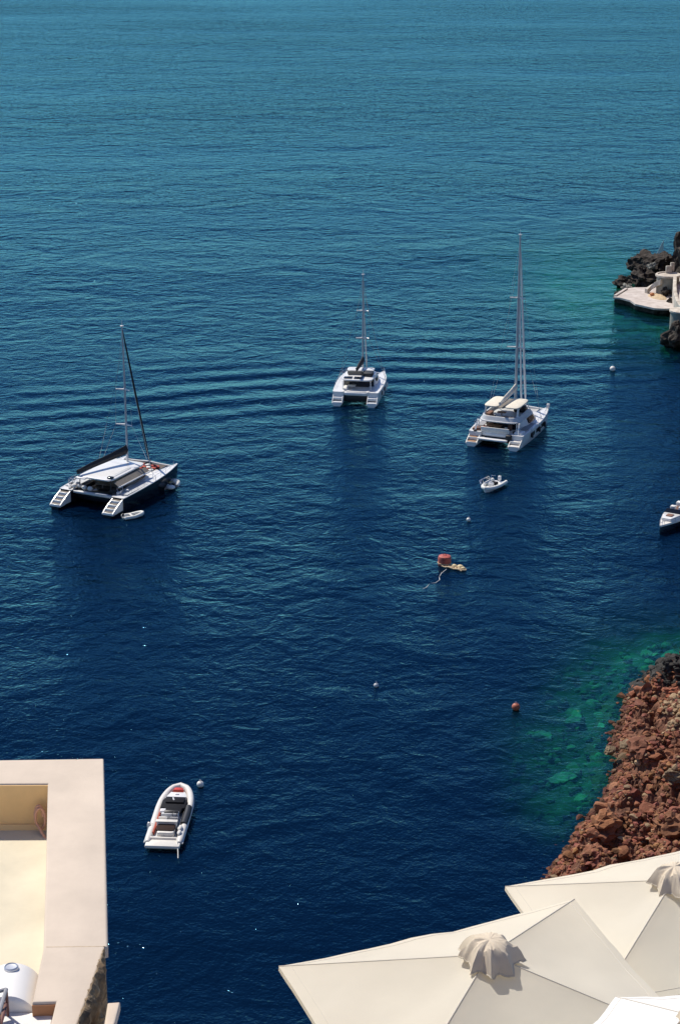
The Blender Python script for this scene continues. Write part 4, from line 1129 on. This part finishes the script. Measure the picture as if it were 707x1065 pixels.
# brown end face of the thick parapet and grey ledge in front of it
E0, E1 = Vector((*hp_(33.5, 1042), 0)), Vector((*hp_(58.5, 1041), 0))
dd = (E1 - E0).normalized(); ne = Vector((dd.y, -dd.x, 0))
if ne.y > 0: ne = -ne
MB().loft([[E0 + Vector((0, 0, zf - .2)), E0 + ne * .012 + Vector((0, 0, zf - .2)), E0 + ne * .012 + Vector((0, 0, zt - .03)), E0 + Vector((0, 0, zt - .03))],
           [E1 + Vector((0, 0, zf - .2)), E1 + ne * .012 + Vector((0, 0, zf - .2)), E1 + ne * .012 + Vector((0, 0, zt - .03)), E1 + Vector((0, 0, zt - .03))]]).build('niche_wall', mat('red_brown_plaster', (.40, .19, .09), .9, var=.08, bump=.004), house)
ZL = ZT - .13
led = [hp_(-330, 1053, ZL), hp_(56.5, 1053, ZL), hp_(38, 1120, ZL), hp_(-330, 1120, ZL)]
solid(led, zf - .2, ZL - hl.z, 'ledge', 'whitew', house, .012)
# rough stone facing under the diagonal parapet edge
T0, T1 = Vector((*hp_(110.8, 985.5), 0)), Vector((*hp_(60, 1135), 0))
dirn = (T1 - T0); ln = dirn.length; dirn.normalize(); nn_ = Vector((-dirn.y, dirn.x, 0))
if nn_.x < 0: nn_ = -nn_
vs, fs = [], []; nu, nv = 90, 110
for j in range(nv):
    for i in range(nu):
        u = i / (nu - 1); v = j / (nv - 1)
        p = T0 + dirn * (ln * u)
        zz = zt - 2.5 * max(0, j - 2) / (nv - 3)
        cell = mnoise.voronoi(Vector((u * ln * 9.5 + .5 * fbm(u * 8, v * 8, 1), v * 2.5 * 4.2 + fbm(u * 9, v * 6, 4), 1.3)))[0]
        dsp = .01 + .10 * min(.6, cell[1] - cell[0]) ** .6 + .09 * fbm(u * ln * 6, v * 9, 2) + .03 * fbm(u * ln * 25, v * 50, 2)
        dsp = .62 * dsp * min(1, u * 7) - .012
        if j == 0: dsp = -.012 - .045 * abs(fbm(u * 44, 3, 1, 3))
        if j == 1: dsp = dsp * .3 - .01
        vs.append(p + nn_ * dsp + Vector((0, 0, zz + ((.006, .016 + .02 * fbm(u * 40, 7, 5), -.012 + .03 * fbm(u * 45, 7, 5))[j] if j < 3 else .03 * fbm(u * 30, v * 30, 5) - .01))))
for j in range(nv - 1):
    for i in range(nu - 1): fs.append((j * nu + i, j * nu + i + 1, j * nu + nu + i + 1, j * nu + nu + i))
o_ = len(vs)
MB().add(vs, fs).build('stone_facing', 'rubble', house, 60)
# hose coil hanging on the far inner wall
hk = Vector((*hp_(41, 814.5), 0)); q = hp_(40, 848)
base = A + d * ((Vector((*hp_(40, 815), 0)) - A).dot(d)) + n_ * .05
hs = MB(); pts = []
for k in range(90):
    a = k / 90 * 2 * pi * 1.7
    e = .085 + .02 * sin(a * .43)
    pts.append(hl + base + n_ * (.035 + .012 * k / 40) + d * (e * .50 * cos(a) + .02 * sin(a * .31)) + Vector((0, 0, zt - .33 + e * 1.25 * sin(a))))
for k in range(1, 16):
    pts.append(pts[89] + (d * .010 * k + n_ * .012 * k + Vector((0, 0, -.011 * k))))
hs.tube(pts, .014, 7)
tag(hs.build('hose_coil', 'pink'), 'coiled salmon pink hose hanging in the corner of the ochre inner wall', 'hose')
# white tank lying along the parapet
tk = thing('water_tank', 'white cylindrical water tank lying beside the parapet at the bottom left', 'tank', at(14, 1030, ZF))
ZX = ZT - .235
a_, b_ = at(13.5, 1005, ZX + .2), at(7, 1042.5, ZX + .2); a_.z = b_.z = ZX
ax = (b_ - a_); tl = ax.length; ax.normalize(); sx_ = Vector((-ax.y, ax.x, 0)); rt_ = .245
rings = []
for u, k in ((0, .78), (.015, .93), (.04, 1), (.5, 1), (.96, 1), (.985, .93), (1, .78)):
    c_ = a_ - tk.location + ax * (tl * u)
    rings.append([c_ + sx_ * (rt_ * k * cos(2 * pi * i / 40)) + Vector((0, 0, rt_ * k * sin(2 * pi * i / 40))) for i in range(40)])
MB().loft(rings).build('tank_body', 'tank', tk)
cp = a_ - tk.location + ax * .1 + Vector((0, 0, rt_))
MB().lathe([(.062, -.02), (.062, .012), (.052, .022), (.045, .014), (.02, .012)], cp, 24).build('filler_cap', 'alu', tk)
for u in (.2, .8):
    c_ = a_ - tk.location + ax * (tl * u)
    MB().box((c_.x, c_.y, (ZF - tk.location.z + .0 + c_.z - rt_ * .8) / 2), (.42, .06, max(.02, c_.z - rt_ * .8)), math.atan2(sx_.y, sx_.x)).build('tank_cradle', 'rust', tk)
# metal chair beside it (mostly outside the frame)
ch = thing('metal_stool', 'dark red metal stool frame with grey top rail at the bottom left corner', 'stool', at(-12, 1066, ZL))
cl_ = ch.location
def cw(px, py, z): return at(px, py, z) - cl_
hh_ = .25
A4 = [cw(8.6, 1056.5, ZL), cw(-26, 1066, ZL), cw(-34, 1092, ZL), cw(1, 1083, ZL)]
up = Vector((0, 0, hh_))
for p in A4: MB().tube([p, p + up], .013, 8).build('leg', 'rust', ch)
for i_ in range(4):
    p, q = A4[i_], A4[(i_ + 1) % 4]
    MB().tube([p + up, q + up], .017, 8).build('top_rail', 'grey', ch)
    MB().tube([p + up * .48, q + up * .48], .012, 8).build('lower_rail', 'rust', ch)
MB().add([p + up * .5 for p in A4] + [p + up * .45 for p in A4], [(0, 1, 2, 3), (7, 6, 5, 4), (0, 4, 5, 1), (1, 5, 6, 2), (2, 6, 7, 3), (3, 7, 4, 0)]).build('shelf', 'brown', ch)
# lower white ledge past the stone corner
ZW = ZT - .15
lw = solid([((at(x, y, ZW) - at(105, 1060, ZW)).x, (at(x, y, ZW) - at(105, 1060, ZW)).y) for x, y in ((112, 1042.5), (125.2, 1041.5), (117.5, 1072), (108, 1130), (98, 1130))], -.08, 0, 'garden_wall', 'plaster', None, .02)
lw.location = at(105, 1060, ZW)
solid([((at(x, y, ZW) - at(105, 1060, ZW)).x, (at(x, y, ZW) - at(105, 1060, ZW)).y) for x, y in ((108, 1052), (116, 1052), (106, 1130), (98, 1130))], -8, -.079, 'support', 'plaster', lw)
tag(lw, 'lower cream wall top peeping out beside the rough stone corner', 'wall')

# ------------------------------------------------------------------ parasols
def parasol(size, h, label, loc, rot, m, sides=4, pole_h=2.4, group='parasols on the cafe terrace', vent_r=.40, sag=.045, cr4=None):
    r = thing('parasol', label, 'parasol', loc, 0, group); r.rotation_euler = (0, 0, rot)
    z0 = pole_h
    nr, ns = 16, 14
    rad = size / 2 / cos(pi / sides) if sides == 4 else size / 2
    corners = [Vector((rad * cos(2 * pi * k / sides + pi / sides), rad * sin(2 * pi * k / sides + pi / sides), 0)) for k in range(sides)]
    if cr4: corners = cr4
    vs, fs = [], []
    cols = sides * ns
    for i in range(nr + 1):
        u = .04 + .96 * i / nr
        for k in range(sides):
            for j in range(ns):
                v = j / ns; p = corners[k].lerp(corners[(k + 1) % sides], v) * u
                e = sin(pi * v)
                z = h * (1 - u) - sag * e * sin(pi * min(1, u)) * 1.1 - sag * .7 * e * u + .010 * sin(v * 9 + k) * u * e + .030 * fbm(p.x * 1.9, p.y * 1.9, size * 7 + k, 3) * e * u
                p = p * (1 - .018 * e * u)
                vs.append((p.x, p.y, z0 + z))
    for i in range(nr):
        for j in range(cols):
            k = (j + 1) % cols
            fs.append((i * cols + j, i * cols + k, (i + 1) * cols + k, (i + 1) * cols + j))
    b = len(vs)
    last = [vs[nr * cols + j] for j in range(cols)]
    for x, y, z in last: vs.append((x * 1.002, y * 1.002, z - .055))
    for j in range(cols):
        k = (j + 1) % cols; fs.append((nr * cols + j, nr * cols + k, b + k, b + j))
    cn = MB().add(vs, fs).build('canopy', m, r, 22)
    for k in range(sides):
        pts = []
        for i in range(0, nr + 1):
            q = vs[i * cols + k * ns]; pts.append((q[0], q[1], q[2] + .002))
        MB().tube(pts, .0055, 6).build('seam', 'seam', cn)
        MB().tube([Vector(vs[(nr - 1) * cols + (k * ns + j) % cols]) + Vector((0, 0, .001)) for j in range(ns + 1)], .0032, 5).build('hem_seam', 'seam', cn)
        MB().tube([(0, 0, z0 + h - .12), (corners[k].x * .98, corners[k].y * .98, z0 - .02)], .014, 6).build('rib', 'pole', r)
        MB().tube([(0, 0, z0 - .25), (corners[k].x * .5, corners[k].y * .5, z0 + h * .5 - .05)], .012, 6).build('strut', 'pole', r)
    # vent cap: little cloth skirt with scalloped folds
    n, vr, nc = 128, vent_r, 8
    rr_ = random.Random(int(size * 1000) + sides)
    cr = [rr_.uniform(.86, 1.12) for _ in range(nc)]; cz = [rr_.uniform(-.035, .045) for _ in range(nc)]; ca = [2 * pi * (k + rr_.uniform(-.16, .16)) / nc for k in range(nc)]
    prof = [(.03, .25), (.16, .25), (.34, .243), (.5, .228), (.62, .203), (.74, .16), (.86, .10), (.95, .04), (1.0, .0)]
    rings = []
    zc = z0 + h - .065
    cpt = [(cr[k] * vr * cos(ca[k]), cr[k] * vr * sin(ca[k])) for k in range(nc)]
    for q, (f, z) in enumerate(prof):
        ring = []
        for k in range(n):
            c0 = k * nc // n; t = k * nc / n - c0; c1 = (c0 + 1) % nc
            x = cpt[c0][0] * (1 - t) + cpt[c1][0] * t; y = cpt[c0][1] * (1 - t) + cpt[c1][1] * t
            e = 1 - abs(2 * t - 1) ** 1.5
            pull = 1 - .20 * e * f - .05 * f * max(0, fbm(x * 7, y * 7 + size, z * 5))
            dz = (cz[c0] * (1 - t) + cz[c1] * t) * f + .012 * e * f * f * (1 if (c0 % 3) else -1)
            cru = (.5 - abs(fbm(x * 5.5 * (.5 + f), y * 5.5 * (.5 + f), size + 3, 3)) * 2) * .03 * min(1, f * 1.6)
            ring.append((x * f * pull, y * f * pull, zc + z + dz + cru))
        rings.append(ring)
    vc = MB().loft(rings, caps=False)
    vc.f.append(tuple(range(n)))
    vco = vc.build('vent_cap', 'capcloth', r, 24)
    MB().tube(rings[-1] + [rings[-1][0]], .008, 6).build('vent_hem', m, vco)
    MB().tube([(0, 0, 0), (0, 0, z0 + h - .05)], .03, 12).build('pole', 'pole', r)
    MB().slab(rrect(-.3, .3, -.3, .3, 8), 0, .09, .02).build('base', 'greywall', r)
    return r


def square_from(Lp, Fp, Rp, z):
    A, B_, D = at(*Lp, z), at(*Fp, z), at(*Rp, z)
    c = (A + D) / 2; e1 = (B_ - A).length; e2 = (D - B_).length
    ang = math.atan2((B_ - A).y, (B_ - A).x)
    q = [A - c, A + D - B_ - c, D - c, B_ - c]
    return c, (e1 + e2) / 2, [Vector((p.x, p.y, 0)) for p in q]


PZ = 62.0
c, s_, a_1 = square_from((290, 1005), (597, 935), (739, 1089), PZ)
pc = Vector((c.x, c.y, PZ - 2.4))
parasol(s_, .62, 'cream square parasol with its whole ruffled vent cap in view, front of the group', pc, 0, 'fabric', cr4=a_1, vent_r=.37)
PZ2 = 61.25
c, s_, a_2 = square_from((525, 922), (768, 868), (880, 988), PZ2)
parasol(s_, .52, 'cream square parasol behind the front one, reaching the right edge below the red rocks', Vector((c.x, c.y, PZ2 - 2.4)), 0, 'fabric', vent_r=.35, cr4=a_2)
PZ3 = 63.05
c3 = at(737, 1112, PZ3)
parasol(2.75, .52, 'bright white parasol at the bottom right corner, mostly outside the picture', Vector((c3.x, c3.y, PZ3 - 2.4)), R(8), 'fabric2', sides=8, vent_r=.36, sag=.06)
# terrace they stand on
tz = 59.5
tp = [at(x, y, tz) for x, y in ((400, 1090), (525, 1015), (640, 1000), (900, 960))]
o0 = tp[0].copy()
poly = [((p - o0).x, (p - o0).y) for p in tp] + [(16, -16), (-2, -16)]
te = solid(poly, -3, .08, 'cafe_terrace', 'whitew', None, .02); te.location = o0; struct(te)
